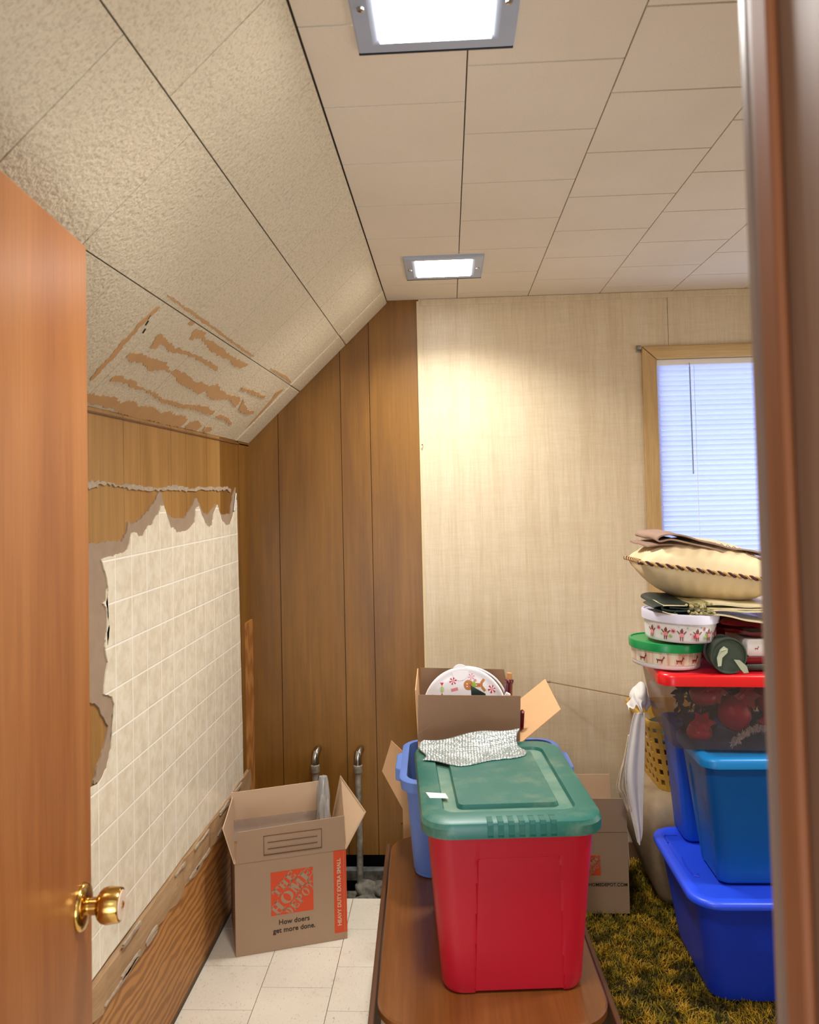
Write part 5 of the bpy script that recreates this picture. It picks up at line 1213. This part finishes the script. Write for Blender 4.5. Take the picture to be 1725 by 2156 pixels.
for i in range(8):
    f = i / 7; k = math.sin(PI * (0.1 + 0.8 * f)) ** .5; R.append([p + Vector((0.006 * mnoise.noise(p * 12), 0.006 * mnoise.noise(p * 14), 0)) for p in rr(0.150 * k, 0.138 * k, 0.05 * k, 0.006 + 0.10 * f, 5, 3)])
g.rings(R); g2 = g.build('folded_laundry', 'felt_green', None, True, sharp=70, loc=(0.905, 3.225, 0.5520)); tag(g2, 'dark folded fabric in the upper part of the yellow basket', 'laundry')

wcx = thing('white_cloth', (0, 0, 0), 'white cotton cloth with lace edge hanging off the yellow basket', 'cloth')
def cloth(name, rows, y0, mat, fold=0.010, nf=3.0, nu=36, nvk=10, seed=0.0, dy=0.0):
    """rows: (z, x_left, x_right) from the top down, hung with vertical folds"""
    rows = spline(rows, nvk); V = []
    for j, (z, xl, xr) in enumerate(rows):
        t_ = j / (len(rows) - 1)
        for i in range(nu + 1):
            u = i / nu; w = xr - xl
            x = xl + w * u; dpt = fold * math.sin(u * nf * 2 * PI + 0.8 * math.sin(t_ * 4 + seed)) * (0.4 + 0.6 * t_)
            V.append((x, y0 + dpt + dy * t_, z + 0.006 * math.sin(u * 9 + seed) * (t_ > 0.98)))
    g = G(); n = nu + 1; g.add(V, [(j * n + i, j * n + i + 1, (j + 1) * n + i + 1, (j + 1) * n + i) for j in range(len(rows) - 1) for i in range(nu)])
    o = g.build(name, mat, wcx, True, sharp=80); m_ = o.modifiers.new('th', 'SOLIDIFY'); m_.thickness = 0.002; return o
cloth('hanging_cloth', [(0.778, 0.632, 0.668), (0.745, 0.622, 0.668), (0.66, 0.606, 0.664), (0.56, 0.592, 0.658), (0.46, 0.603, 0.652), (0.37, 0.620, 0.648), (0.330, 0.628, 0.640)], 2.905, 'cloth_white', 0.007, 1.6)
cloth('lace_edge', [(0.70, 0.610, 0.618), (0.62, 0.592, 0.606), (0.56, 0.572, 0.600), (0.515, 0.562, 0.600), (0.49, 0.578, 0.602), (0.44, 0.596, 0.612)], 2.912, 'lace', 0.005, 3.0, seed=2)
g = G(); R = []
path = [(0.636, 2.905, 0.778), (0.640, 2.93, 0.800), (0.665, 2.98, 0.812), (0.700, 3.02, 0.790), (0.735, 3.06, 0.740)]
V = []; nu = 20
for j, (x, y, z) in enumerate(spline(path, 5)):
    for i in range(nu + 1):
        u = i / nu - .5; V.append((x + 0.045 * u + 0.002 * math.sin(j), y - 0.03 * u + 0.006 * math.sin(u * 14 + j * .4), z + 0.035 * (1 - 4 * u * u) * 0.6 + 0.007 * math.sin(u * 11 + j * .5)))
n = nu + 1; g.add(V, [(j * n + i, j * n + i + 1, (j + 1) * n + i + 1, (j + 1) * n + i) for j in range(len(V) // n - 1) for i in range(nu)])
o = g.build('gathered_cloth', 'cloth_white', wcx, True, sharp=80); m_ = o.modifiers.new('th', 'SOLIDIFY'); m_.thickness = 0.002
g = G()
pts = [(0.620, 0.812), (0.640, 0.842), (0.655, 0.848), (0.668, 0.868), (0.690, 0.860), (0.695, 0.82), (0.690, 0.775), (0.668, 0.77), (0.645, 0.79)]
g = G(); R = []
for j in range(7):
    f = j / 6; k = math.sin(PI * (0.12 + .76 * f)); R.append([Vector((0.668 + (p[0] - 0.668) * k + 0.012 * f, 2.93 + 0.12 * f, 0.815 + (p[1] - 0.815) * k + 0.004 * math.sin(f * 9 + i))) for i, p in enumerate(pts)])
g.rings(R); o = g.build('knotted_top', 'cloth_white', wcx, True, sharp=80); s_ = o.modifiers.new('s', 'SUBSURF'); s_.levels = s_.render_levels = 2

rd = thing('curtain_rod', (0.393, 3.385, 0.776), 'thin bronze rod reaching from the white cloth towards the back wall', 'rod')
g = G(); e = Vector((0.655, 3.02, 0.803)) - Vector((0.393, 3.385, 0.776)); g.tube([(0, 0, 0), tuple(e)], 0.0028, 10); g.build('rod_tube', 'steel_rod', rd, True)
g = G(); g.tube([(-0.005, 0.006, 0), (0.004, -0.005, 0)], 0.0052, 12); g.build('rod_end_cap', 'steel_rod', rd, True)
